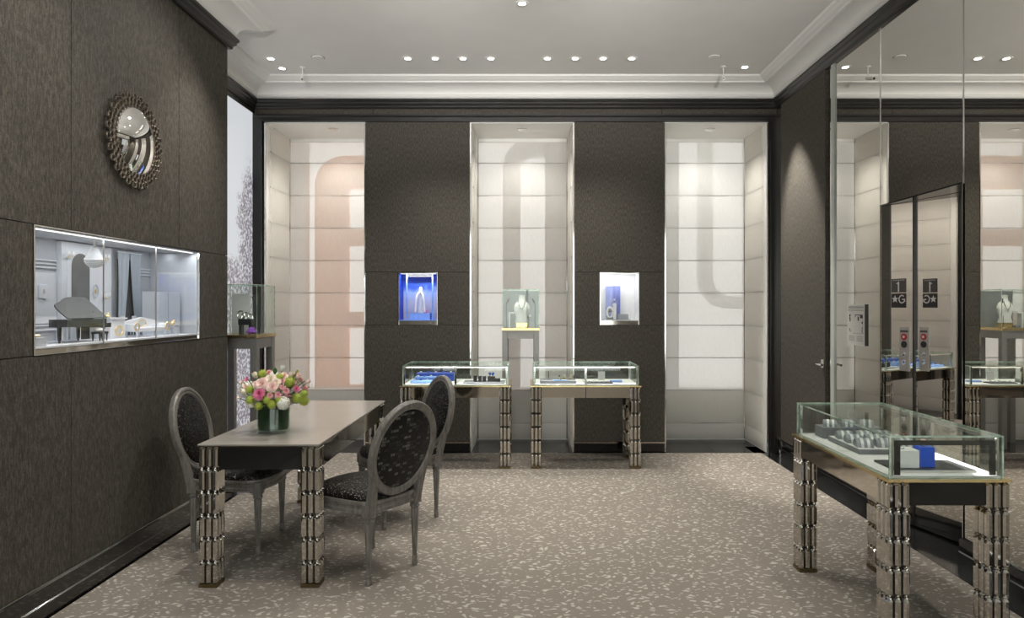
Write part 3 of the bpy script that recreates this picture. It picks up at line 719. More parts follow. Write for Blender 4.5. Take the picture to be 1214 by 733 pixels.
def place(c, x, y, face): c.location = (x, y, 0); c.rotation_euler = (0, 0, face)
place(chB, -.912, 3.80, math.atan2(.57, -.82))
chC = copy_tree(chB); chC['label'] = 'grey oval-backed chair at the far side of the desk in front of the blue-tray case'
place(chC, -.905, 4.715, math.atan2(-.55, -.83))
chA = copy_tree(chB); chA['label'] = 'grey oval-backed chair between the desk and the dark fabric wall'
place(chA, -1.815, 4.20, R(2))

# ---- vase and flowers
VX, VYc, VZ = -1.469, 3.862, .768
vs = empty('glass_vase', (VX, VYc, VZ), label='cylindrical glass vase lined with dark green leaves on the desk', cat='vase')
mb = MB().lathe([(.086, 0), (.0905, .003), (.0905, .178), (.0895, .180), (.0875, .178), (.0875, .018), (.002, .016)], 48)
mb.build('glass_body', 'vase_glass', vs, smooth=40)
for k in range(9):
    a0 = 2 * math.pi * k / 9; rg = []
    for j in range(8):
        z = .021 + (.172 - .021) * j / 7; row = []
        for q in range(7):
            s_ = (q / 6 - .5) * .86; rr = .0835 + (.0015 if k % 2 else 0) - .001 * abs(s_)
            row.append((rr * math.cos(a0 + s_), rr * math.sin(a0 + s_), z + .004 * math.sin(5 * s_ + k)))
        rg.append(row)
    MB().loft(rg, caps=False, closed=False).build('wrapped_leaf', 'leaf_wrap', vs, smooth=True)
MB().lathe([(.002, .019), (.081, .019), (.081, .165), (.002, .166)], 24).build('stem_core', 'leaf_wrap', vs)

def petal_flower(npet, openness, seed):
    rnd = random.Random(seed); mb = MB()
    for i in range(npet):
        q = (i + .5) / npet; a0 = i * 2.39996 + rnd.uniform(-.15, .15)
        tilt = (1 - q) * R(4) + q * R(62) * openness; rad0 = .10 + .22 * q; hgt = .95 - .15 * q; wid = .55 + .75 * q
        rows = []
        for j in range(5):
            v_ = j / 4; row = []
            curl = v_ ** 3 * .35 * q * openness
            for k in range(5):
                u = (k / 4 - .5); w_ = wid * (.35 + .65 * math.sin(math.pi * min(1, .18 + .62 * v_))) * (1 - .35 * max(0, v_ - .75) * 4 * abs(u) * 2)
                ang = u * w_ * 1.55
                r_ = rad0 * (.4 + .6 * v_) + math.sin(tilt) * hgt * v_ * .75 + curl
                zz = hgt * v_ * math.cos(tilt) - curl * .6 - abs(u) * .12 * v_
                row.append((r_ * math.cos(a0 + ang), r_ * math.sin(a0 + ang), zz))
            rows.append(row)
        mb.loft(rows, caps=False, closed=False)
    mb.v = [(x, y, z - .35) for x, y, z in mb.v]
    return mb
def ball_flower(n, seed, fl=.20):
    rnd = random.Random(seed); mb = MB()
    mb.sphere((0, 0, 0), .80, 12, 8)
    for i in range(n):
        z = 1 - 2 * (i + .5) / n; r_ = math.sqrt(1 - z * z); a = i * 2.39996
        d = Vector((r_ * math.cos(a), r_ * math.sin(a), z)); c = d * rnd.uniform(.86, 1.0)
        up = Vector((0, 0, 1)) if abs(d.z) < .9 else Vector((1, 0, 0)); e1 = d.cross(up).normalized(); e2 = d.cross(e1)
        ph = rnd.uniform(0, 1.5); vv = [c + d * .06]; ff = []
        for k in range(8):
            q = ph + k * math.pi / 4; rr = fl * (1 if k % 2 == 0 else .45)
            vv.append(c + e1 * rr * math.cos(q) + e2 * rr * math.sin(q) + d * (.04 if k % 2 == 0 else 0))
        for k in range(8): ff.append((0, 1 + k, 1 + (k + 1) % 8))
        mb.add(vv, ff)
    return mb
def bud_flower(seed):
    mb = MB()
    for i in range(6):
        a0 = i * math.pi / 3 + (.5 if i > 2 else 0); rows = []
        for j in range(6):
            v_ = j / 5; w_ = .75 * math.sin(math.pi * (.12 + .78 * v_)); r_ = (.62 if i < 3 else .56) * math.sin(math.pi * (.10 + .68 * v_)) ** .8
            rows.append([(r_ * math.cos(a0 + (k / 4 - .5) * 2 * w_ * 1.3), r_ * math.sin(a0 + (k / 4 - .5) * 2 * w_ * 1.3), -.75 + 1.6 * v_ - .12 * abs(k / 2 - 1) * v_) for k in range(5)])
        mb.loft(rows, caps=False, closed=False)
    return mb
FL = {'rose': petal_flower(26, 1.0, 1), 'spray': petal_flower(16, .75, 2), 'ball': ball_flower(70, 3, .26), 'hyd': ball_flower(60, 4, .34), 'bud': bud_flower(5)}
FM = {}
BC = Vector((VX, VYc, .985)); BR = Vector((.195, .18, .155))
neck = Vector((VX, VYc, .93))
flabels = {('rose', 'fl_deep'): ('garden_rose', 'large open deep-pink rose at the front of the bouquet', 'rose'), ('rose', 'fl_pale'): ('garden_rose', 'large open blush-pink rose in the bouquet', 'rose'), ('rose', 'fl_cream'): ('garden_rose', 'large open cream rose in the bouquet', 'rose'),
           ('spray', 'fl_pink'): ('spray_rose', 'small pink spray rose in the bouquet', 'rose'), ('spray', 'fl_deep'): ('spray_rose', 'small magenta-pink spray rose in the bouquet', 'rose'), ('spray', 'fl_pale'): ('spray_rose', 'small pale blush spray rose in the bouquet', 'rose'),
           ('ball', 'fl_green'): ('viburnum_ball', 'lime green viburnum pompom in the bouquet', 'flower'), ('hyd', 'fl_white'): ('hydrangea_head', 'white hydrangea head in the bouquet', 'flower'),
           ('bud', 'fl_white'): ('tulip', 'white tulip standing highest in the bouquet', 'flower'), ('bud', 'fl_cream'): ('tulip', 'cream closed tulip in the bouquet', 'flower'), ('bud', 'fl_pale'): ('rosebud', 'pale pink closed bud in the bouquet', 'flower'), ('bud', 'fl_green'): ('flower_bud', 'slim green bud sticking out of the bouquet', 'flower')}
def flower(kind, mat, c, r):
    key = (kind, mat)
    nm, lb, ct = flabels[key]
    d = (c - neck); d.z = max(d.z, .02); q = d.to_track_quat('Z', 'Y')
    if kind == 'spray' or kind == 'rose':
        dd = d.normalized() + Vector((0, -.5, 0)) * (1 if c.y < VYc + .05 else 0); q = dd.to_track_quat('Z', 'Y')
    t = empty(nm, c, label=lb, cat=ct, group='flowers of the bouquet in the vase')
    if key not in FM:
        o = FL[kind].build('blossom', mat, t, smooth=60); FM[key] = o.data
    else:
        o = bpy.data.objects.new('blossom', FM[key]); COL.objects.link(o); o.parent = t
    o.scale = (r, r, r); o.rotation_euler = q.to_euler()
    p0 = Vector((0, 0, 0)) - q @ Vector((0, 0, r * .4)); p1 = p0 + (neck - c) * .35
    MB().tube([p0, p0 * .5 + p1 * .5 + Vector((0, 0, -.01)), p1], .003, 5).build('stem', 'leaf_green', t, smooth=True)
def dome(px, py):
    d = Vector(((px - VPX) / FPX, 1, -(py - VPY) / FPX)); o_ = Vector((0, 0, CAMH)) - BC
    A = sum((d[i] / BR[i]) ** 2 for i in range(3)); B = 2 * sum(d[i] * o_[i] / BR[i] ** 2 for i in range(3)); C_ = sum((o_[i] / BR[i]) ** 2 for i in range(3)) - 1
    D = B * B - 4 * A * C_
    s_ = (-B - math.sqrt(D)) / (2 * A) if D > 0 else VYc
    return Vector((0, 0, CAMH)) + d * s_
flist = [('rose', 'fl_deep', 235, 310, 52), ('rose', 'fl_pale', 258, 218, 58), ('rose', 'fl_pale', 350, 245, 50), ('rose', 'fl_cream', 335, 180, 48),
         ('spray', 'fl_pink', 330, 322, 32), ('spray', 'fl_pink', 400, 317, 33), ('spray', 'fl_pink', 472, 282, 34), ('spray', 'fl_pink', 435, 250, 26), ('spray', 'fl_pink', 440, 195, 24), ('spray', 'fl_deep', 562, 265, 36), ('spray', 'fl_deep', 130, 180, 28), ('spray', 'fl_pink', 320, 120, 28), ('spray', 'fl_pale', 90, 205, 32), ('spray', 'fl_pale', 455, 150, 40), ('spray', 'fl_pale', 205, 225, 34), ('spray', 'fl_pale', 115, 240, 28),
         ('ball', 'fl_green', 265, 137, 40), ('ball', 'fl_green', 155, 270, 36), ('ball', 'fl_green', 500, 207, 43), ('ball', 'fl_green', 565, 345, 43), ('ball', 'fl_green', 345, 400, 40), ('ball', 'fl_green', 303, 365, 32), ('ball', 'fl_green', 232, 415, 35), ('ball', 'fl_green', 157, 365, 40), ('ball', 'fl_green', 415, 162, 32), ('ball', 'fl_green', 628, 308, 32), ('ball', 'fl_green', 410, 365, 32),
         ('hyd', 'fl_white', 445, 390, 58), ('hyd', 'fl_white', 160, 400, 30), ('bud', 'fl_white', 440, 88, 38), ('bud', 'fl_cream', 200, 148, 42), ('bud', 'fl_cream', 100, 292, 40), ('bud', 'fl_cream', 512, 140, 32), ('bud', 'fl_pale', 660, 205, 32), ('bud', 'fl_pale', 572, 165, 28), ('bud', 'fl_green', 565, 115, 20), ('bud', 'fl_pale', 55, 345, 22), ('bud', 'fl_pale', 545, 215, 30), ('rose', 'fl_cream', 385, 205, 40)]
for kind, mat, cx_, cy_, r_ in flist:
    c = dome(275 + cx_ * .1364, 425 + cy_ * .1364)
    flower(kind, mat, c, r_ * .1364 * c.y / FPX * (1.0 if kind in ('ball', 'hyd') else .95))
for k in range(12):   # far side of the bouquet
    a = R(15 + 150 * k / 11); zz = .94 + .13 * ((k * 7) % 5) / 4; s_ = math.sqrt(max(.1, 1 - ((zz - .985) / .155) ** 2)) * .9
    c = Vector((VX + .195 * s_ * math.cos(a), VYc + .17 * s_ * math.sin(a), zz))
    flower(*[('ball', 'fl_green'), ('spray', 'fl_pink'), ('rose', 'fl_pale'), ('hyd', 'fl_white')][k % 4], c, .03 + .01 * (k % 3))
def leaf_mesh():
    rows = []
    for j in range(7):
        v_ = j / 6; w_ = .30 * math.sin(math.pi * (v_ * .92 + .04)) ** .9
        rows.append([(-w_, v_, .06 * v_ * v_ - .06 * w_), (0, v_, -.05 + .02 * v_), (w_, v_, .06 * v_ * v_ - .06 * w_)])
    return MB().loft(rows, caps=False, closed=False)
lfp = None
lspots = [(375, 92, 30), (615, 212, 40), (660, 255, 34), (512, 345, 34), (175, 235, 30), (45, 208, 26), (345, 75, 24), (590, 230, 34), (140, 345, 30), (480, 350, 30), (270, 385, 36), (540, 300, 32), (380, 375, 34), (190, 400, 30), (510, 380, 30), (300, 300, 36), (90, 255, 30), (235, 175, 30)]
for cx_, cy_, r_ in lspots:
    c = dome(275 + cx_ * .1364, 425 + cy_ * .1364); d = (c - neck).normalized(); c = c - d * .02; s_ = r_ * 2 * .1364 * c.y / FPX
    if lfp is None: o = leaf_mesh().build('foliage_leaf', 'leaf_green', smooth=True); lfp = o.data
    else: o = bpy.data.objects.new('foliage_leaf', lfp); COL.objects.link(o)
    o.location = c - d * s_ * .3; o.scale = (s_, s_, s_); o.rotation_euler = d.to_track_quat('Y', 'Z').to_euler()
    tag(o, label='dark green leaf tucked among the flowers of the bouquet', cat='leaf', group='leaves of the bouquet')

# ---- round convex mirror with honeycomb frame on the left wall
rm = empty('convex_mirror', (XL + .001, 3.905, 2.462), label='round convex mirror in a pewter honeycomb frame on the fabric wall', cat='mirror')
Mm = Matrix(((0, 0, 1, 0), (1, 0, 0, 0), (0, 1, 0, 0), (0, 0, 0, 1)))   # disc plane -> wall, local z -> room
rg = []
for j in range(13):
    r_ = .200 * (1 - j / 12) + .0005
    rg.append([(r_ * math.cos(2 * math.pi * k / 56), r_ * math.sin(2 * math.pi * k / 56), .030 + .055 * (1 - (r_ / .2) ** 2)) for k in range(56)])
MB().loft(rg, M=Mm).build('mirror_glass', 'mirror_clear', rm, smooth=80)
MB().lathe([(.002, .0), (.205, .0), (.205, .030), (.198, .034), (.192, .030), (.002, .028)], 56, M=Mm).build('back_plate', 'black_satin', rm)
fb = MB()
def ringcell(cx_, cy_, r_, ang, z0, z1):
    oo = [(cx_ + r_ * math.cos(ang + k * math.pi / 3), cy_ + r_ * math.sin(ang + k * math.pi / 3)) for k in range(6)]
    ii = [(cx_ + r_ * .70 * math.cos(ang + k * math.pi / 3), cy_ + r_ * .70 * math.sin(ang + k * math.pi / 3)) for k in range(6)]
    fb.loft([[(x, y, z0) for x, y in oo], [(x, y, z1) for x, y in oo], [(x, y, z1 + .004) for x, y in [((a[0] + b[0]) / 2, (a[1] + b[1]) / 2) for a, b in zip(oo, ii)]], [(x, y, z1) for x, y in ii], [(x, y, z0) for x, y in ii], [(x, y, z0) for x, y in oo]], M=Mm, caps=False)
for row, (rr, n, sz) in enumerate(((.203, 40, .0180), (.232, 40, .0206), (.258, 27, .0215))):
    for k in range(n):
        a = 2 * math.pi * (k + (.5 if row == 1 else 0)) / n
        ringcell(rr * math.cos(a), rr * math.sin(a), sz, a, .020, .034 - .003 * row)
fb.build('honeycomb_frame', 'pewter_frame', rm)

# ---- ceiling fixtures
def downlight(px, py, label, group, power=SPOT_W, xy=None, aim=None, spot=78):
    if xy is None: q = at_z(px, py, CEIL); xy = (q.x, q.y)
    t = empty('ceiling_spotlight', (xy[0], xy[1], CEIL), label=label, cat='spotlight', group=group)
    MB().lathe([(.030, 0), (.052, 0), (.052, -.003), (.045, -.006), (.030, -.003)], 28).build('trim_ring', 'paint_white', t, smooth=True)
    MB().lathe([(.002, -.001), (.029, -.001), (.029, -.003), (.002, -.0035)], 20).build('lens', 'lamp_glow', t)
    light('SPOT', 'lamp', t, (0, 0, -.015), power, (1, .95, .87), spot=spot, size=.022, blend=.65, rot=(0, 0, 0) if aim is None else (Vector(aim) - Vector((xy[0], xy[1], CEIL - .015))).to_track_quat('-Z', 'Y').to_euler())
    return t
for px in (483.5, 516, 549, 582, 649, 682, 715, 749):
    downlight(px, 69.3, 'recessed ceiling spotlight in the row above the back jewel cases', 'spotlight row by the back wall', power=SPOT_W * .8)
downlight(883, 79.5, 'lone recessed ceiling spotlight beside the mirror-wall cornice', 'corner spotlights', power=SPOT_W * 8, aim=(XR, 6.02, 1.1), spot=44)
downlight(321, 69.5, 'recessed ceiling spotlight over the alcove next to another one', 'spotlight pair over the alcove', power=SPOT_W * .5)
downlight(334.5, 81, 'recessed ceiling spotlight over the alcove next to another one', 'spotlight pair over the alcove', power=SPOT_W * .5)
downlight(619, 4, 'dazzling recessed ceiling spotlight in the middle of the room', 'room spotlights', power=SPOT_W * .7)
for x, y in ((-1.85, 4.65), (.55, 4.6), (2.2, 4.2), (-.35, 3.2), (1.0, 2.9), (-1.7, 2.3), (2.1, 2.0), (.3, 1.7), (-1.0, .4), (1.0, .4)):
    downlight(0, 0, 'recessed ceiling spotlight over the middle of the shop', 'spotlights over the shop floor', xy=(x, y), power=SPOT_W * 1.2)
downlight(0, 0, 'recessed ceiling spotlight turned towards the fabric wall with the round mirror', 'spotlights over the shop floor', xy=(-.9, 4.8), power=SPOT_W * 2.0, aim=(XL, 3.5, 1.75), spot=85)
downlight(0, 0, 'added fill spotlight brightening the near part of the fabric wall', 'spotlights over the shop floor', xy=(-.9, 3.0), power=SPOT_W * 1.5, aim=(XL, 2.4, 1.5), spot=90)  # unseen lamp added to lighten the left wall
for px, py, nm in ((377, 68, 'alcove'), (846.5, 67, 'mirror wall')):
    q = at_z(px, py, CEIL)
    t = empty('ceiling_speaker', q, label='flat white round ceiling disc near the ' + nm, cat='ceiling disc', group='white ceiling discs')
    MB().lathe([(.055, 0), (.055, -.004), (.050, -.010), (.03, -.011), (.002, -.011)], 32).build('disc', 'paint_white', t, smooth=30)
    MB().lathe([(.056, 0), (.061, 0), (.061, -.002), (.056, -.002)], 32).build('rim', 'grey_paint', t)
for px, py, nm in ((358.5, 80, 'alcove corner'), (857.5, 79, 'mirror wall corner')):
    q = at_z(px, py, CEIL); s_ = 1 if px < 600 else -1
    t = empty('security_camera', q, label='small white hanging security camera at the ' + nm, cat='security camera', group='hanging security cameras')
    MB().lathe([(.026, 0), (.026, -.006), (.010, -.012), (.002, -.012)], 20).build('mount', 'paint_white', t)
    MB().tube([(0, 0, -.01), (0, 0, -.11)], .005, 8).build('stem', 'paint_white', t)
    cmb = MB().tube([(0, .02, -.105), (.02 * s_, -.07, -.135)], .017, 12).build('body', 'paint_white', t, smooth=True)
    MB().tube([(.02 * s_, -.069, -.135), (.021 * s_, -.074, -.1365)], .012, 12).build('lens', 'black_satin', t)

# ---- lit display case in the left wall: shell, sill, three panes
VF = 1.300     # floor of the miniature room
wc = empty('recessed_display_case', (XL, (VY0 + VY1) / 2, VZ0), label='long lit display case holding a miniature salon, set into the fabric wall', cat='display case')
def WP(name, mb, mat, par=None, **kw):
    """part of the wall case, given in world coordinates"""
    o = mb.build(name, mat, par or wc, **kw)
    if par is None or par is wc: o.location = (-wc.location.x, -wc.location.y, -wc.location.z)
    return o
XI = CX - VD + .004
WP('back_wall', MB().box(XI - .002, XI + .004, VY0 + .002, VY1 - .002, VF, VZ1 - .002), 'mini_grey')
WP('room_floor', MB().box(XI, XL - .012, VY0 + .002, VY1 - .002, VF - .010, VF), 'mini_white')
WP('room_ceiling', MB().box(XI, XL - .012, VY0 + .002, VY1 - .002, VZ1 - .010, VZ1 - .003), 'mini_grey')
WP('side_wall', MB().box(XI, XL - .012, VY1 - .010, VY1 - .002, VF, VZ1 - .012), 'mini_grey')
WP('side_wall', MB().box(XI, XL - .012, VY0 + .002, VY0 + .010, VF, VZ1 - .012), 'mini_grey')
WP('sill', MB().box(CX - .01, XL - .003, VY0 + .002, VY1 - .002, VZ0 + .002, VF - .012), 'bronze_mirror')
WP('frame', MB().box(XL - .012, XL + .004, VY0 - .004, VY0 + .004, VZ0, VZ1).box(XL - .012, XL + .004, VY1 - .004, VY1 + .004, VZ0, VZ1).box(XL - .012, XL + .004, VY0 + .004, VY1 - .004, VZ1 - .006, VZ1 + .001).box(XL - .012, XL + .004, VY0 + .004, VY1 - .004, VZ0 - .001, VZ0 + .005), 'steel_polish')
vj = [VY0 + .004, 3.66, 4.178, VY1 - .004]
for a, b in zip(vj, vj[1:]):
    WP('glass_pane', MB().box(XL - .010, XL - .004, a + .0015, b - .0015, VF - .012, VZ1 - .006), 'glass_clear')
for y in vj[1:3]:
    WP('pane_joint', MB().box(XL - .0105, XL - .0035, y - .0015, y + .0015, VF - .012, VZ1 - .006), 'plate_steel')
# panelled chimney breast with arched dark opening, mouldings
cbx = XI + .035
def arch(y0, y1, z0, zs, x0, x1, n=14):
    yc, r_ = (y0 + y1) / 2, (y1 - y0) / 2
    pts = [(y0, z0), (y1, z0), (y1, zs)] + [(yc + r_ * math.cos(math.pi * k / n), zs + r_ * 1.0 * math.sin(math.pi * k / n)) for k in range(1, n)] + [(y0, zs)]
    return MB().loft([[(x0, y, z) for y, z in pts], [(x1, y, z) for y, z in pts]])
WP('chimney_breast', MB().box(XI + .004, cbx, 3.76, 4.06, VF, 1.862), 'mini_white')
WP('arch_surround', arch(3.80, 4.02, VF, 1.72, cbx, cbx + .008), 'mini_white')
WP('arched_opening', arch(3.83, 3.985, VF, 1.725, cbx + .008, cbx + .011), 'mini_pane')
WP('room_panel', MB().box(XI + .004, XI + .012, 3.42, 3.755, 1.40, 1.68), 'mini_white')
for y0, y1 in ((3.40, 3.755), (4.07, 4.235), (4.53, 4.69)):
    for z in (1.705, 1.725, 1.745, 1.36, 1.385):
        WP('moulding', MB().box(XI + .004, XI + .014, y0, y1, z, z + .008), 'mini_white')
WP('room_panel', MB().box(XI + .004, XI + .012, 4.09, 4.23, 1.42, 1.68), 'mini_white')
WP('room_panel', MB().box(XI + .004, XI + .016, 4.07, 4.24, VF, 1.862), 'mini_white')
WP('led_strip', MB().box(XL - .045, XL - .030, VY0 + .02, VY1 - .02, VZ1 - .016, VZ1 - .011), 'led_glow')
light('AREA', 'led_lamp', wc, (-.04, 0, VZ1 - .02 - VZ0), 2.9, (.93, .97, 1.0), rot=(0, R(-22), 0), size=.03, sizey=1.5)
light('AREA', 'led_lamp', wc, (-.20, 0, VZ1 - .014 - VZ0), 1.3, (.93, .97, 1.0), size=.03, sizey=1.5)
def MT(name, x, y, z=VF, rz=0, label='', cat='', group='miniature salon furnishings'):
    return empty(name, (x, y, z), rz, label=label, cat=cat, group=group)
# grand piano
gp = MT('miniature_piano', -2.47, 3.62, rz=R(90), label='black miniature grand piano with raised lid in the lit wall case', cat='miniature piano')
pout = [(.16, -.085), (.16, .085), (.05, .085), (.01, .083), (-.03, .074), (-.06, .060), (-.085, .046), (-.11, .038), (-.135, .032), (-.155, .018), (-.165, -.005), (-.168, -.04), (-.165, -.07), (-.16, -.085)]
MB().prism(pout, .085, .125).build('body', 'mini_black', gp)
MB().box(.135, .195, -.088, .088, .075, .100).build('keyboard', 'mini_black', gp)
MB().box(.165, .192, -.078, .078, .100, .103).build('keys', 'mini_white', gp)
lid = [(x, y) for x, y in pout if True]
Ml = Matrix.Translation((0, -.085, .127)) @ Matrix.Rotation(R(42), 4, 'X') @ Matrix.Translation((0, .085, 0))
MB().prism(lid, 0, .006, M=Ml).build('lid', 'mini_dark', gp)
MB().box(.08, .085, -.06, .06, .125, .165).build('music_stand', 'mini_black', gp)
for x, y in ((.15, -.07), (.15, .07), (-.13, -.02)):
    MB().lathe([(.006, 0), (.006, .01), (.009, .015), (.011, .085)], 10, c=(x, y, 0)).build('leg', 'mini_black', gp)
def little_table(name, x, y, w, d, h, mat, label, cat, rz=0, gold=False):
    t = MT(name, x, y, rz=rz, label=label, cat=cat)
    MB().box(-w / 2, w / 2, -d / 2, d / 2, h - .012, h).build('top', mat, t, bevel=.001)
    for sx_ in (-1, 1):
        for sy_ in (-1, 1): MB().lathe([(.0025, 0), (.005, h - .012)], 8, c=(sx_ * (w / 2 - .006), sy_ * (d / 2 - .006), 0)).build('leg', mat, t)
    return t
t = little_table('miniature_stool', -2.395, 3.735, .05, .075, .052, 'mini_dark', 'dark miniature piano stool with a cream cushion in the wall case', 'miniature stool')
MB().sphere((0, 0, .060), (.022, .034, .014), 12, 8).build('cushion', 'mini_white', t, smooth=True)
t = little_table('miniature_side_table', -2.40, 4.515, .055, .06, .065, 'mini_grey', 'pale miniature side table beside the folding screen in the wall case', 'miniature table')
o = MB().sphere((0, 0, .012), (.014, .022, .016), 10, 8).sphere((0, .01, .028), .010, 8, 6).build('gold_ornament', 'gold', loc=(-2.40, 4.515, VF + .065), smooth=True, label='small gold ornament on the side table by the folding screen', cat='ornament')
t = MT('miniature_console', -2.52, 4.03, rz=R(0), label='white miniature cabinet with a gold wreath in the wall case', cat='miniature cabinet')
MB().box(-.045, .045, -.075, .075, .0, .115).build('body', 'mini_white', t, bevel=.003)
MB().box(-.052, .052, -.085, .085, .115, .124).build('top', 'mini_white', t)
MB().tube([(.047, .035 * math.cos(q * math.pi / 10) + .01, .045 + .028 * math.sin(q * math.pi / 10)) for q in range(20)], .006, 8, closed=True).build('gold_wreath', 'gold', t, smooth=True)
MB().sphere((0, 0, .010), (.016, .022, .012), 10, 8).sphere((.0, .006, .024), (.008, .010, .008), 8, 6).build('gold_ornament', 'gold', loc=(-2.52, 4.0, VF + .124), smooth=True, label='small gold ornament on top of the white miniature cabinet', cat='ornament')
# fireplace mantel
t = MT('miniature_mantel', cbx + .035, 3.905, label='white miniature fireplace mantel behind the piano', cat='miniature mantel')
MB().box(-.020, .02, -.095, -.065, 0, .155).box(-.020, .02, .065, .095, 0, .155).box(-.020, .02, -.065, .065, .11, .155).build('surround', 'mini_white', t)
MB().box(-.02, .03, -.105, .105, .155, .172).build('shelf', 'mini_white', t, bevel=.002)
MB().box(-.02, -.014, -.065, .065, 0, .11).build('hearth', 'mini_dark', t)
# sofa
t = MT('miniature_sofa', -2.44, 4.265, rz=math.atan2(.285, .055) - R(90) + R(0), label='white miniature sofa with gold scrolls in front of the folding screen', cat='miniature sofa')
MB().box(-.04, .05, -.135, .135, .035, .062).build('seat', 'mini_white', t, bevel=.008)
bp = [(-.135, .06), (.135, .06), (.14, .095), (.09, .108), (.04, .116), (0, .124), (-.04, .116), (-.09, .108), (-.14, .095)]
MB().loft([[(-.05, y, z) for y, z in bp], [(-.032, y, z) for y, z in bp]]).build('backrest', 'mini_white', t, bevel=.003)
for s_ in (-1, 1):
    MB().box(-.04, .045, min(s_ * .125, s_ * .142), max(s_ * .125, s_ * .142), .035, .085).build('arm', 'mini_white', t, bevel=.006)
    MB().tube([(.05, s_ * .133 + .020 * math.cos(q * math.pi / 8), .065 + .024 * math.sin(q * math.pi / 8)) for q in range(16)], .004, 7, closed=True).build('gold_scroll', 'gold', t, smooth=True)
MB().tube([(-.030, .035 * math.cos(q * math.pi / 10), .085 + .020 * math.sin(q * math.pi / 10)) for q in range(20)], .003, 7, closed=True).build('gold_wreath', 'gold', t, smooth=True)
for x in (-.035, .04):
    for y in (-.12, .12): MB().lathe([(.003, 0), (.007, .036)], 8, c=(x, y, 0)).build('leg', 'mini_white', t)
# folding screen
t = MT('folding_screen', 0, 0, 0, label='pale blue-grey three-panel folding screen in the wall case', cat='miniature screen')
sp_ = [(-2.55, 4.41), (-2.515, 4.495), (-2.465, 4.575), (-2.43, 4.66)]
for (xa, ya), (xb, yb) in zip(sp_, sp_[1:]):
    d = Vector((xb - xa, yb - ya, 0)).normalized(); nn = Vector((d.y, -d.x, 0)) * .003
    A, B = Vector((xa, ya, VF)) + d * .001, Vector((xb, yb, VF)) - d * .001
    rg = [[A - nn + Vector((0, 0, z)), A + nn + Vector((0, 0, z)), B + nn + Vector((0, 0, z)), B - nn + Vector((0, 0, z))] for z in (0, .292)]
    MB().loft(rg).build('screen_panel', 'mini_screen', t)
# curtains
cu = MT('miniature_curtain', XI + .02, 4.40, label='pair of pale grey miniature drapes parted over a dark patterned gap', cat='miniature curtain')
for s_ in (-1, 1):
    rows = []
    for j in range(11):
        q = j / 10; z = .005 + .535 * q
        inner = .004 + (.075 * (1 - q) ** 1.3 if q < 1 else 0) * .95; outer = .128 - .01 * math.sin(math.pi * q)
        rows.append([(.018 + .008 * math.sin(k * math.pi * .75), s_ * (inner + (outer - inner) * k / 16), z) for k in range(17)])
    MB().loft(rows, caps=False, closed=False).build('drape', 'mini_screen', cu, smooth=True)
MB().box(-.012, -.004, -.10, .10, .0, .50).build('dark_gap', 'mini_pane', cu)
MB().tube([(.02, -.13, .545), (.02, .13, .545)], .005, 8).build('rail', 'mini_white', cu)
t = little_table('miniature_chair', -2.55, 4.235, .05, .05, .06, 'mini_grey', 'pale miniature armchair beside the drapes', 'miniature chair')
MB().box(-.027, -.021, -.025, .025, .06, .13).build('backrest', 'mini_grey', t, bevel=.002)
t = little_table('miniature_chair', -2.555, 4.375, .05, .05, .06, 'mini_grey', 'pale miniature armchair in front of the folding screen end', 'miniature chair')
MB().box(-.027, -.021, -.025, .025, .06, .13).build('backrest', 'mini_grey', t, bevel=.002)
# pouf, pictures, sconces, chandelier
t = MT('miniature_pouf', -2.385, 3.235, label='small white miniature pouf with gold trinkets beside the case edge', cat='miniature pouf')
MB().box(-.03, .03, -.035, .035, 0, .045).build('body', 'mini_grey', t, bevel=.004)
MB().sphere((0, 0, .052), (.018, .022, .008), 10, 6).build('trinket', 'gold', t, smooth=True)
for (y, z, w_, h_, x, lb) in ((3.64, 1.575, .062, .075, XI + .014, 'tiny white framed portrait on the miniature salon wall'), ):
    t = empty('picture_frame', (x, y, z), label=lb, cat='picture', group='miniature salon furnishings')
    MB().box(0, .008, -w_ / 2, w_ / 2, -h_ / 2, h_ / 2).build('frame', 'mini_white', t, bevel=.002)
    MB().box(.008, .0085, -w_ * .3, w_ * .3, -h_ * .32, h_ * .32).build('mat', 'velvet_white', t)
    MB().loft([[(.0086, a, b) for a, b in ellipse(w_ * .13, h_ * .2, 14)], [(.009, a, b) for a, b in ellipse(w_ * .13, h_ * .2, 14)]]).build('portrait', 'mini_grey', t)
t = empty('oval_wreath', (XI + .04, 4.035, 1.585), label='small oval gold-centred plaque on the miniature chimney breast', cat='picture', group='miniature salon furnishings')
MB().loft([[(0, a, b) for a, b in ellipse(.03, .045, 24)], [(.006, a, b) for a, b in ellipse(.028, .043, 24)]]).build('plaque', 'mini_white', t)
MB().tube([(.008, .024 * math.cos(q * math.pi / 12), .038 * math.sin(q * math.pi / 12)) for q in range(24)], .004, 7, closed=True).build('rim', 'mini_grey', t, smooth=True)
MB().sphere((.008, 0, 0), (.004, .010, .015), 10, 6).build('gold_centre', 'gold', t, smooth=True)
def sconce(y, z, x, lb):
    t = empty('wall_sconce', (x, y, z), label=lb, cat='miniature lamp', group='miniature wall sconces')
    MB().lathe([(.012, 0), (.012, .004), (.003, .006)], 12).build('plate', 'mini_white', t, rot=(0, R(90), 0))
    for s_ in (-1, 1):
        MB().tube([(.004, 0, 0), (.02, s_ * .010, -.010), (.024, s_ * .018, 0), (.024, s_ * .018, .010)], .002, 6).build('arm', 'gold', t)
        MB().lathe([(.011, 0), (.007, .020), (.002, .020)], 12, c=(.024, s_ * .018, .010)).build('shade', 'velvet_white', t, smooth=True)
sconce(3.80, 1.78, cbx + .001, 'tiny twin-shade sconce beside the arched opening, nearer the portrait')
sconce(4.155, 1.785, XI + .017, 'tiny twin-shade sconce between the chandelier and the drapes')
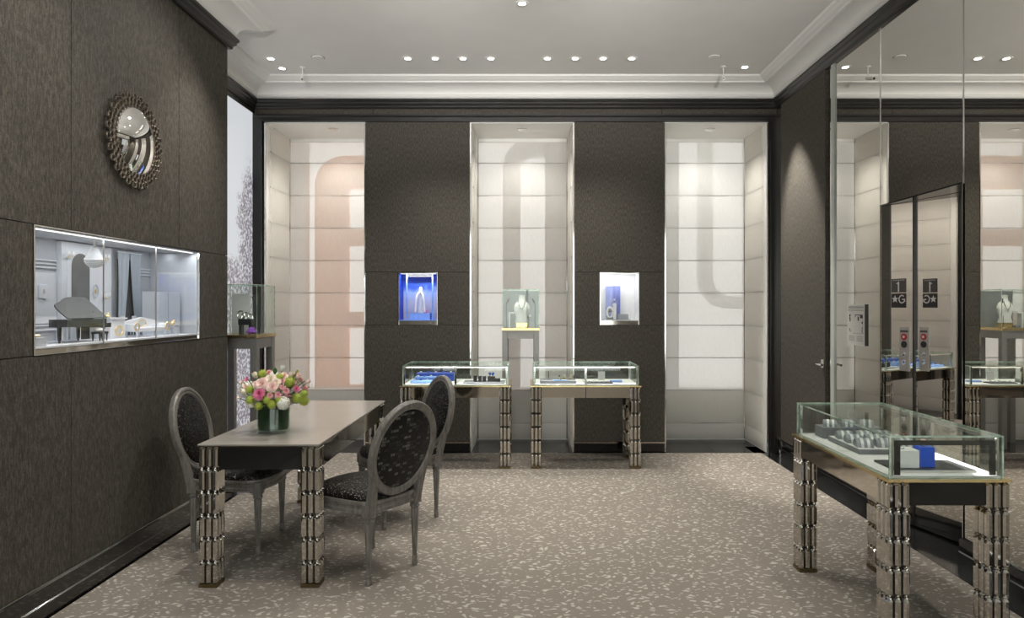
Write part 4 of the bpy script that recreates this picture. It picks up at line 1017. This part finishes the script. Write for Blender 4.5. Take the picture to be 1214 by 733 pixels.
sconce(4.165, 1.55, XI + .017, 'tiny lower twin-shade sconce above the white cabinet')
ch = empty('miniature_chandelier', (-2.44, 3.757, VZ1 - .011), label='sparkling crystal basket chandelier hanging in the miniature salon', cat='chandelier')
MB().lathe([(.016, 0), (.014, -.006), (.003, -.010), (.003, -.03), (.016, -.034), (.017, -.037), (.003, -.040)], 16).build('canopy', 'velvet_white', ch, smooth=40)
beads = MB()
for r_, z in [(.016 + .032 * (k / 8) ** 1.4, -.040 - .0085 * k) for k in range(9)] + [(.050 * math.cos(k * R(14)), -.112 - .050 * math.sin(k * R(14)) * .9) for k in range(1, 7)]:
    n = max(6, int(2 * math.pi * r_ / .0085))
    for k in range(n):
        a = 2 * math.pi * (k + (z * 700 % 1)) / n; x, y = r_ * math.cos(a), r_ * math.sin(a); e = .0038
        beads.add([(x + e, y, z), (x, y + e, z), (x - e, y, z), (x, y - e, z), (x, y, z + e * 1.2), (x, y, z - e * 1.2)], [(0, 1, 4), (1, 2, 4), (2, 3, 4), (3, 0, 4), (1, 0, 5), (2, 1, 5), (3, 2, 5), (0, 3, 5)])
MB().lathe([(.010, -.040), (.013, -.060), (.022, -.085), (.042, -.110), (.042, -.118), (.036, -.138), (.020, -.152), (.004, -.157)], 24).build('glass_basket', 'mini_grey', ch, smooth=True)
beads.build('crystal_beads', 'velvet_white', ch)['kind'] = 'stuff'
MB().lathe([(.050, -.111), (.052, -.113), (.050, -.116), (.046, -.114)], 24).build('hoop', 'velvet_white', ch, smooth=True)

# ---- two lit niches in the back wall
def niche(i, label, inside):
    n0, n1 = NICHES[i]; t = empty('display_niche', ((n0 + n1) / 2, CY, NZ0), label=label, cat='display niche', group='lit niches in the dark piers')
    hw = (n1 - n0) / 2 - .002; h = NZ1 - NZ0; D = ND - .006
    MB().box(-hw + .006, hw - .006, D - .005, D, .05, h - .012).build('back_panel', inside[0], t)
    for s_ in (-1, 1): MB().box(min(s_ * hw, s_ * (hw - .006)), max(s_ * hw, s_ * (hw - .006)), .0, D, .05, h - .012).build('side_panel', inside[1], t)
    MB().box(-hw, hw, 0, D, .042, .05).build('shelf', inside[2], t)
    MB().box(-hw, hw, 0, D, h - .012, h - .004).build('head_panel', inside[1], t)
    MB().box(-hw, hw, -.013, .0, .0015, .042).build('sill', 'bronze_mirror', t)
    MB().box(-hw - .001, -hw + .006, -.018, -.0005, .0, h - .003).box(hw - .006, hw + .001, -.018, -.0005, .0, h - .003).box(-hw + .006, hw - .006, -.018, -.0005, h - .012, h - .003).build('frame', 'steel_polish', t)
    MB().box(-hw + .006, hw - .006, -.010, -.005, .042, h - .012).build('glass_pane', 'glass_clear', t)
    MB().box(-hw + .02, hw - .02, .012, .022, h - .018, h - .0125).build('led_strip', 'led_glow', t)
    light('AREA', 'led_lamp', t, (0, .03, h - .02), 1.0 if i else 1.7, (.95, .97, 1), rot=(R(20), 0, 0), size=.34, sizey=.02)
    return t
n1_ = niche(0, 'small wall niche lined in blue behind the blue-tray case', ('blue_scene', 'blue_side', 'blue_pale'))
n2_ = niche(1, 'small wall niche lined in white with a blue card', ('velvet_white', 'velvet_white', 'velvet_white'))
for s_ in (-1, 1): MB().box(min(s_ * .125, s_ * .14), max(s_ * .125, s_ * .14), .09, .10, .05, NZ1 - NZ0 - .012).build('inner_post', 'blue_pale', n1_)
MB().box(-.125, .125, .09, .10, NZ1 - NZ0 - .045, NZ1 - NZ0 - .012).build('inner_head', 'tray_dark', n1_)
x1, y1, z1 = n1_.location.x, CY, NZ0 + .05
t = empty('jewel_bust', (x1, y1 + .155, z1 + .068), label='slender pale bust with long hanging strands in the blue niche', cat='display bust')
MB().lathe([(.030, 0), (.022, .06), (.016, .14), (.020, .19), (.012, .215), (.018, .245), (.013, .268), (.004, .275)], 20, sy=.5).build('form', 'velvet_white', t, smooth=True)
for s_ in (-1, 1): MB().tube([(s_ * .006, -.02, .22), (s_ * .028, -.035, .19), (s_ * .040, -.04, .12), (s_ * .048, -.05, .01)], .010, 8).build('strand', 'velvet_white', t, smooth=True)
MB().box(-.105, .105, -.05, .05, 0, .068).build('blue_plinth', 'blue_pale', loc=(x1, y1 + .155, z1), label='pale blue plinth under the slender bust in the blue niche', cat='plinth')
t = empty('flower_jewel', (x1 + .058, y1 + .118, z1 + .068), label='bright pink flower jewel on the blue plinth', cat='jewel')
fm = MB()
for k in range(6): fm.sphere((.014 * math.cos(k * 1.047), -.004, .016 + .014 * math.sin(k * 1.047)), (.010, .005, .010), 8, 6)
fm.build('petals', 'pink_gem', t, smooth=True); MB().sphere((0, -.010, .016), .005, 8, 6).build('centre', 'gold', t)
x2 = n2_.location.x
MB().box(-.075, .075, -.006, .006, 0, .345).build('backdrop_card', 'blue_card', loc=(x2 - .04, y1 + .19, z1 + .004), label='tall mottled blue card standing in the white niche', cat='card')
MB().box(-.15, .13, -.06, .05, 0, .004).build('glass_tray', 'tray_grey', loc=(x2 - .01, y1 + .11, z1), label='thin grey tray on the floor of the white niche', cat='tray')
t = empty('ring_column', (x2 - .035, y1 + .12, z1 + .004), label='grey column holding a ring in front of the blue card', cat='display stand')
MB().box(-.018, .018, -.018, .018, 0, .165).build('column', 'pad_silver', t, bevel=.002); MB().tube([(.0, 0 + .0, .18 + .0)] and [(.013 * math.cos(k * math.pi / 8), 0, .181 + .013 * math.sin(k * math.pi / 8)) for k in range(16)], .003, 6, closed=True).build('ring', 'steel_polish', t, smooth=True); MB().sphere((0, 0, .203), .010, 8, 6).build('stone', 'velvet_white', t)
MB().box(-.055, .055, -.03, .03, 0, .052).build('jewel_box', 'pad_grey', loc=(x2 + .05, y1 + .11, z1 + .004), bevel=.003, label='low grey box beside the ring column in the white niche', cat='box')
t = empty('watch_display', (x2 - .085, y1 + .085, z1 + .004), label='silver watch curled on a dark stand in the white niche', cat='watch')
MB().tube([(.028 * math.cos(k * math.pi / 10), 0, .07 + .052 * math.sin(k * math.pi / 10)) for k in range(20)], .010, 8, closed=True).build('strap', 'pad_silver', t, smooth=True)
MB().lathe([(.020, -.004), (.020, .004), (.002, .005)], 20).build('dial', 'tray_dark', t, loc=(0, -.014, .085), rot=(R(90), 0, 0))
MB().box(-.03, .03, -.014, .014, 0, .02).build('stand', 'tray_dark', t)

# ---- pedestal showcase contents
PZ = 1.262
bx_, by_ = ps1.location.x, ps1.location.y
t = empty('necklace_bust', (bx_ + .01, by_ + .02, PZ), label='white necklace bust shining in the middle pedestal showcase', cat='display bust')
MB().lathe([(.075, .05), (.078, .06), (.060, .11), (.078, .17), (.085, .22), (.066, .262), (.034, .285), (.030, .325), (.034, .345), (.004, .348)], 28, sy=.55).build('form', 'velvet_white', t, smooth=50)
MB().box(-.06, .06, -.04, .04, 0, .05).build('base', 'brass', t)
MB().tube([(.034 * math.cos(a), -.030 - .022 * math.sin(q * math.pi / 12), .285 - .085 * math.sin(q * math.pi / 12)) for q in range(13) for a in (math.pi * q / 12,)], .004, 8).build('necklace', 'steel_polish', t, smooth=True)
t = empty('earring_stand', (bx_ - .09, by_ - .03, PZ), label='small white L-shaped riser beside the necklace bust', cat='display stand')
MB().box(-.04, -.02, -.03, .03, 0, .15).box(-.04, .02, -.03, .03, .15, .165).build('riser', 'velvet_white', t, bevel=.002)
MB().box(-.015, .03, -.02, .02, 0, .02).build('foot', 'pad_grey', t)
t = empty('earring_stand', (bx_ + .085, by_ - .06, PZ), label='thin black stem with a crystal earring beside the necklace bust', cat='display stand')
MB().tube([(0, 0, 0), (0, 0, .13)], .003, 6).build('stem', 'black_satin', t); MB().sphere((.012, 0, .125), (.016, .006, .012), 8, 6).build('earring', 'velvet_white', t)
MB().lathe([(.02, 0), (.02, .006), (.003, .008)], 16).build('foot', 'brass', t)
bx_, by_ = ps2.location.x, ps2.location.y
MB().box(-.075, .075, -.006, .006, 0, .335).build('backdrop_card', 'velvet_white', loc=(bx_ - .06, by_ + .10, PZ), rot=(0, 0, R(0)), label='white upright card in the alcove showcase', cat='card')
t = empty('bracelet_display', (bx_ + .035, by_ - .02, PZ), label='silver bangles looped on a dark block in the alcove showcase', cat='bracelet stand')
MB().box(-.055, .055, -.035, .035, .075, .125).box(-.05, -.03, -.03, .03, 0, .075).box(.03, .05, -.03, .03, 0, .075).build('block', 'tray_dark', t, bevel=.003)
for k in range(3):
    q = -.04 + k * .03; MB().tube([(q + .035 * math.cos(a * math.pi / 10) * .8, -.01 + .012 * k, .155 - k * .012 + .035 * math.sin(a * math.pi / 10)) for a in range(20)], .006, 8, closed=True).build('bangle', 'steel_polish', t, smooth=True)
t = empty('flower_brooch', (bx_ + .12, by_ - .11, PZ), label='violet flower brooch on the floor of the alcove showcase', cat='brooch')
fm = MB()
for ring, (nn_, rr_, zz_) in enumerate(((8, .034, .022), (8, .022, .036), (5, .010, .046))):
    for k in range(nn_): fm.sphere((rr_ * math.cos(k * 6.283 / nn_ + ring), rr_ * math.sin(k * 6.283 / nn_ + ring) * .8, zz_), (.015, .013, .014), 8, 6)
fm.build('petals', 'purple_gem', t, smooth=True); MB().lathe([(.024, 0), (.026, .004), (.006, .014), (.004, .02)], 14).build('foot', 'rose_gem', t)

# ---- contents of the three jewel cases
SZ = BZ + .0005
# blue-tray case
for k, (x, y, w_, d_, z0, h_, mt) in enumerate(((-.93, 6.20, .30, .10, 0, .026, 'blue_pale'), (-.91, 6.30, .30, .10, 0, .05, 'blue_pale'), (-.88, 6.42, .36, .12, 0, .075, 'blue_velvet'))):
    tr_ = empty('velvet_tray', (x, y, SZ), label=('low front step of the blue velvet display', 'middle step of the blue velvet display', 'tall deep-blue rear step of the blue velvet display')[k], cat='display tray', group='blue velvet trays')
    MB().box(-w_ / 2, w_ / 2, -d_ / 2 + .002, d_ / 2 - .002, 0, h_).build('block', mt, tr_, bevel=.004)
    for j in range(5):
        xx = -w_ / 2 + w_ * (j + .5) / 5
        MB().sphere((xx, 0, h_ + .006), (.012, .010, .008), 8, 6).build('jewel', 'blue_velvet' if j % 2 else 'pad_silver', tr_, smooth=True)
t = MB().box(-.19, .19, -.10, .10, 0, .012).build('display_tray', 'tray_grey', loc=(-.40, 6.235, SZ), bevel=.002, label='flat grey tray under the black ring boxes', cat='display tray')
for k, (x, y, w_, h_) in enumerate(((-.485, 6.22, .032, .055), (-.44, 6.22, .03, .052), (-.40, 6.225, .034, .05), (-.335, 6.23, .07, .048), (-.275, 6.215, .05, .03))):
    t = empty('ring_box', (x, y, SZ + .0125), label=('tall black ring holder next to the case partition', 'tall black ring holder, second from the case partition', 'black ring holder between two taller ones and the wide box', 'wide black ring box carrying the blue butterfly', 'low black ring box nearest the end glass')[k], cat='ring stand', group='black ring stands in the blue-tray case')
    MB().box(-w_ / 2, w_ / 2, -.02, .02, 0, h_).build('block', 'tray_dark', t, bevel=.003)
    MB().sphere((0, -.012, h_ + .006), .006, 8, 6).build('stone', 'pad_silver', t)
t = empty('butterfly_brooch', (-.335, 6.235, SZ + .0125 + .048), label='blue butterfly brooch on the wide black ring box', cat='brooch')
for s_ in (-1, 1): MB().sphere((s_ * .016, .01, .024), (.014, .004, .011), 8, 6).sphere((s_ * .011, .01, .010), (.009, .004, .008), 8, 6).build('wing', 'blue_box', t, smooth=True)
# ring-tray case
t = MB().box(-.165, .165, -.085, .085, 0, .030).build('display_tray', 'tray_grey', loc=(.285, 6.215, SZ), bevel=.002, label='thick dark tray in the half of the case with the T-bar', cat='display tray')
t2 = empty('t_bar_stand', (.20, 6.23, SZ + .031), label='slim bronze T-bar earring stand on the thick dark tray', cat='earring stand')
MB().tube([(0, 0, 0), (0, 0, .078)], .004, 8).tube([(-.03, 0, .078), (.03, 0, .078)], .005, 8).build('bar', 'bronze_mirror', t2); MB().lathe([(.014, 0), (.014, .004), (.003, .006)], 12).build('foot', 'bronze_mirror', t2)
for k, (x, y) in enumerate(((.30, 6.19), (.345, 6.24), (.40, 6.22))):
    t2 = empty('ring_stand', (x, y, SZ + .031), label=('gold ring stand with a dark stone behind the blue card', 'gold ring stand with a pearl between two others', 'gold ring stand nearest the case partition')[k], cat='ring stand', group='gold ring stands')
    MB().lathe([(.013, 0), (.011, .012), (.004, .018), (.003, .03)], 12).build('cone', 'brass', t2, smooth=True); MB().sphere((0, 0, .036), .009, 8, 6).build('stone', ('tray_dark', 'velvet_white', 'gold')[k], t2)
MB().box(-.065, .065, -.02, .02, 0, .003).build('price_card', 'blue_pale', loc=(.30, 6.150, SZ + .0305), label='small pale blue card lying on the thick dark tray', cat='card')
t = empty('pearl_tray', (.665, 6.19, SZ), label='low dark tray with a row of five pearls', cat='display tray')
MB().box(-.125, .125, -.055, .055, 0, .010).build('tray', 'tray_dark', t, bevel=.002)
for k in range(5): MB().sphere((-.09 + k * .045, 0, .018), .010, 10, 8).build('pearl', 'velvet_white', t, smooth=True)
t = empty('white_card_stand', (.70, 6.275, SZ), label='white square tag hanging on a slim stand', cat='display stand')
MB().box(-.032, .032, -.004, .004, .02, .10).build('tag', 'velvet_white', t, bevel=.001); MB().tube([(0, .006, 0), (0, .006, .125), (.006, .002, .135), (.012, -.002, .128)], .0025, 6).build('hook', 'brass', t)
MB().box(-.055, .055, -.035, .035, 0, .014).build('blue_booklet', 'blue_pale', loc=(.84, 6.30, SZ + .001), bevel=.002, label='pale blue flat box beside the hanging white tag', cat='box')
# near case beside the mirror wall
def cushion(loc, rz, lb, s_=1.0):
    t = empty('bracelet_cushion', loc, rz, label=lb, cat='bracelet cushion', group='bracelet cushions in the case by the mirror wall')
    prof = [(.030 * s_ * math.cos(math.pi * k / 12), .030 * s_ * math.sin(math.pi * k / 12)) for k in range(13)]
    MB().loft([[(x * .94, -.030 * s_, z * .94) for x, z in prof], [(x, -.026 * s_, z) for x, z in prof], [(x, .026 * s_, z) for x, z in prof], [(x * .94, .030 * s_, z * .94) for x, z in prof]]).build('pad', 'pad_grey', t, smooth=30)
    p2 = [(x * 1.06, z * 1.06) for x, z in prof]
    for y in (-.012, .010): MB().loft([[(x, (y - .005) * s_, z) for x, z in p2], [(x, (y + .005) * s_, z) for x, z in p2]]).build('bracelet', 'pad_silver', t, smooth=30)
    return t
tray = MB().box(-.155, .155, -.17, .17, 0, .024).build('display_tray', 'tray_grey', loc=(1.765, 3.40, SZ), bevel=.002, label='long low tray carrying the rows of bracelet cushions', cat='display tray')
MB().box(-.150, .150, -.165, .165, .024, .0255).build('tray_top', 'velvet_white', tray)
for i in range(3):
    for j in range(3):
        cushion((1.665 + .10 * i, 3.30 + .10 * j, SZ + .0258), R(78), 'grey bracelet cushion with silver bands on the long low tray', 1.3)
rs = MB().box(-.16, .16, -.055, .055, 0, .06).build('display_riser', 'tray_grey', loc=(1.765, 3.665, SZ), bevel=.003, label='grey riser block behind the long low tray', cat='display riser')
for i in range(3): cushion((1.665 + .10 * i, 3.665, SZ + .0605), R(70), 'grey bracelet cushion with silver bands on the riser block', 1.15)
bt = MB().box(-.17, .17, -.10, .10, 0, .009).build('glass_tray', 'tray_dark', loc=(1.775, 2.985, SZ), bevel=.001, label='black mirror tray carrying the white cube and the blue box', cat='display tray')
MB().box(-.17, .17, -.101, -.10, 0, .009).build('tray_edge', 'steel_polish', bt)
MB().box(-.045, .045, -.04, .04, 0, .078).build('white_cube', 'velvet_white', loc=(1.675, 2.960, SZ + .0095), bevel=.002, label='white cube plinth with an emerald ring on it', cat='plinth')
def ring_jewel(loc, gem, lb):
    t = empty('cocktail_ring', loc, label=lb, cat='ring'); MB().tube([(.011 * math.cos(k * math.pi / 8), 0, .011 + .011 * math.sin(k * math.pi / 8)) for k in range(16)], .0025, 6, closed=True).build('band', 'steel_polish', t, smooth=True)
    MB().lathe([(.003, .018), (.012, .026), (.010, .031), (.002, .032)], 8).build('stone', gem, t)
ring_jewel((1.66, 2.95, SZ + .088), 'green_gem', 'ring with an emerald green stone on the white cube')
bb = empty('blue_gift_box', (1.765, 2.965, SZ + .0095), label='bright blue gift box standing on the black mirror tray', cat='box')
MB().box(-.032, .032, -.03, .03, 0, .088).build('body', 'blue_box', bb, bevel=.002); MB().box(-.0335, .0335, -.0315, .0315, .030, .033).build('lid_line', 'blue_velvet', bb)
ring_jewel((1.76, 2.96, SZ + .0985), 'rose_gem', 'ring with a rose stone on the blue gift box')

# ---- notice and signs on the mirror wall
def wall_pt(px, py): Y = XR * FPX / (px - VPX); return Y, CAMH - (py - VPY) / FPX * Y
ya, za = wall_pt(1006, 361); yb, zb = wall_pt(1027, 363)
zlo = wall_pt(1006, 408)[1]
nb = MB().box(XR - .010, XR - .001, yb, ya, zlo, za).build('evacuation_notice', ['notice_white'], label='white printed notice plaque on the mirror beside the lift', cat='notice')
MB().box(XR - .012, XR - .0005, yb - .010, yb, zlo, za).build('dark_edge', 'sign_black', nb)
def mark(u0, u1, v0, v1, mat='sign_black'):   # fractions of the plaque, u from its far edge, v from the top
    MB().box(XR - .0108, XR - .0098, ya + (yb - ya) * u1, ya + (yb - ya) * u0, za + (zlo - za) * v1, za + (zlo - za) * v0).build('print_mark', mat, nb)
for k in range(11): mark(.08 + k * .078, .08 + k * .078 + .058, .045, .10, 'grey_paint')
for k in range(13): mark(.06 + k * .068, .06 + k * .068 + .045, .13, .16, 'grey_paint')
for u0, u1, v0, v1 in ((.12, .2, .25, .29), (.12, .16, .29, .34), (.12, .2, .34, .37), (.14, .2, .38, .42), (.12, .16, .60, .64), (.16, .2, .64, .68), (.45, .88, .25, .27), (.74, .88, .27, .34), (.60, .67, .30, .40), (.82, .88, .42, .47), (.45, .48, .27, .32), (.84, .88, .56, .60), (.82, .86, .62, .66), (.84, .9, .68, .70), (.38, .42, .70, .72), (.44, .80, .71, .715), (.88, .885, .25, .71)): mark(u0, u1, v0, v1)
for k in range(4): mark(.10, .42, .78 + k * .035, .795 + k * .035, 'grey_paint'); mark(.55, .90, .78 + k * .035, .795 + k * .035, 'grey_paint')

def door_uv(k, px, py):
    """where the sight line of a pixel meets lift door leaf k"""
    dd_, n_, _ = LF[k]; d = Vector(((px - VPX) / FPX, 1, -(py - VPY) / FPX)); o_ = Vector((0, 0, CAMH)); s_ = (LP[k] - o_).dot(n_) / d.dot(n_); q = o_ + d * s_
    return (q - LP[k]).dot(dd_), q.z
def flat(par, name, pts, M, mat='sign_letter'):
    MB().loft([[(a, .0022, b) for a, b in pts], [(a, .003, b) for a, b in pts]], M=M).build(name, mat, par)
def star(par, u, z, r_, M):
    flat(par, 'star', [((r_ if k % 2 == 0 else r_ * .42) * math.sin(k * math.pi / 5) + u, (r_ if k % 2 == 0 else r_ * .42) * math.cos(k * math.pi / 5) + z) for k in range(10)], M)
def digit_one(par, u, z, h, mir, M):
    q = -1 if mir else 1
    flat(par, 'digit', [(u + q * x * h, z + y * h) for x, y in ((-.07, -.5), (.07, -.5), (.07, .5), (-.02, .5), (-.08, .40), (-.24, .36), (-.24, .27), (-.07, .27))], M)
def letter_g(par, u, z, h, mir, M):
    q = -1 if mir else 1; out, inn = [], []
    for k in range(19):
        a = R(48 + 294 * k / 18); out.append((u + q * .46 * h * math.cos(a), z + .5 * h * math.sin(a))); inn.append((u + q * .33 * h * math.cos(a), z + .37 * h * math.sin(a)))
    mb = MB()
    for k in range(18): mb.loft([[(x, .0022, y) for x, y in (out[k], out[k + 1], inn[k + 1], inn[k])], [(x, .003, y) for x, y in (out[k], out[k + 1], inn[k + 1], inn[k])]], M=M)
    xa, xb = sorted((u + q * .04 * h, u + q * .46 * h)); mb.box(xa, xb, .0022, .0031, z - .09 * h, z + .04 * h, M=M)
    xa, xb = sorted((u + q * .33 * h, u + q * .46 * h)); mb.box(xa, xb, .0022, .0031, z - .30 * h, z - .09 * h, M=M)
    mb.build('letter', 'sign_letter', par)
for k, (pa, pb, mir) in enumerate(((1057, 1074.3, False), (1094.3, 1111.3, True))):  # second sign is a mirror reflection modelled as a plate
    Md = LF[k][2]; pm = (pa + pb) / 2; u0 = door_uv(k, pa, 330.5)[0]; u1 = door_uv(k, pb, 330.5)[0]; zm = door_uv(k, pm, 347.5)[1]; zb_ = door_uv(k, pm, 365)[1]; zt = door_uv(k, pm, 330.5)[1]
    sg = MB().box(u0, u1, 0.0002, .002, zb_, zm - .003, M=Md).build('floor_sign', 'sign_black', label='black and grey floor sign reading 1 and star G on the lift door' if not mir else 'modelled mirror reflection of the floor sign reading 1 and star G on the lift door', cat='sign')
    MB().box(u0, u1, 0.0002, .002, zm + .003, zt, M=Md).build('upper_plate', 'sign_grey', sg)
    um, hw_ = (u0 + u1) / 2, abs(u1 - u0) / 2; h1, h2 = zt - zm, zm - zb_
    for q in range(7): MB().box(u0 + .012 + q * (u1 - u0 - .02) / 7, u0 + .012 + (q + .7) * (u1 - u0 - .02) / 7, .002, .0028, zt - .014, zt - .007, M=Md).build('print_mark', 'grey_paint', sg)
    digit_one(sg, um, (zt + zm) / 2 - h1 * .07, h1 * .72, mir, Md)
    su = um + (hw_ * .48 if mir else -hw_ * .48); gu = um - (hw_ * .46 if mir else -hw_ * .46)
    star(sg, su, zb_ + h2 * .58, hw_ * .46, Md)
    letter_g(sg, gu, zb_ + h2 * .58, h2 * .58, mir, Md)
for k, (pa, pb) in enumerate(((1067, 1078.5), (1090.5, 1101.5))):  # second call plate is a reflection of the first, built as a part
    Md = LF[k][2]; pm = (pa + pb) / 2; u0 = door_uv(k, pa, 387)[0]; u1 = door_uv(k, pb, 387)[0]; zt = door_uv(k, pm, 388)[1]; zb_ = door_uv(k, pm, 440)[1]; um = (u0 + u1) / 2; rr_ = abs(u1 - u0) * .30
    bp_ = MB().box(min(u0, u1), max(u0, u1), .0002, .006, zb_, zt, M=Md).build('call_panel', 'plate_steel', bevel=.001, label='steel lift call plate with red and black buttons on the ' + ('far' if k == 0 else 'near (modelled reflection)') + ' door leaf', cat='lift button panel', group='lift call plates')
    for nm_, py_, mt, ri in (('red_button', 399.5, 'red_button', 1.0), ('black_button', 408.5, 'sign_black', 1.0), ('arrow_button', 421, 'steel_polish', .8), ('arrow_button', 429.5, 'steel_polish', .8)):
        zc = door_uv(k, pm, py_)[1]
        Mx = Md @ Matrix.Translation((um, .006, zc)) @ Matrix.Rotation(R(-90), 4, 'X')
        b_ = MB().lathe([(rr_ * ri, 0), (rr_ * ri, .003), (rr_ * ri * .8, .005), (.001, .005)], 20, M=Mx).build(nm_, mt, bp_)
        if nm_ != 'black_button':
            MB().lathe([(rr_ * ri * .38, .005), (rr_ * ri * .38, .006), (.001, .006)], 12 if nm_ == 'red_button' else 3, M=Mx).build('button_symbol', 'sign_letter' if nm_ == 'red_button' else 'sign_black', b_)
    MB().box(min(u0, u1) + .008, max(u0, u1) - .008, .006, .0066, zt - .035, zt - .022, M=Md).build('print_mark', 'sign_grey', bp_)

# ---- added bar of fill spotlights out of view, brightening the ceiling
ub = empty('ceiling_fill_bar', (0, 1.55, 2.78), label='added black bar with three unseen fill spotlights brightening the ceiling', cat='fill light bar')
MB().tube([(-1.9, 0, 0), (1.9, 0, 0)], .015, 10).build('bar', 'black_satin', ub)
for x in (-1.7, 1.7): MB().tube([(x, 0, .01), (x, 0, CEIL - 2.78)], .008, 8).build('hanger', 'black_satin', ub)
for x in (-1.3, 0, 1.3):
    hd_ = MB().tube([(x, -.06, .045), (x, .06, .075)], .035, 14).build('spot_head', 'black_satin', ub)
    light('SPOT', 'lamp', ub, (x, .075, .085), FILL_UPLIGHT_W, (1, .97, .93), rot=(R(90 + 17), 0, 0), spot=46, size=.04, blend=1.0)
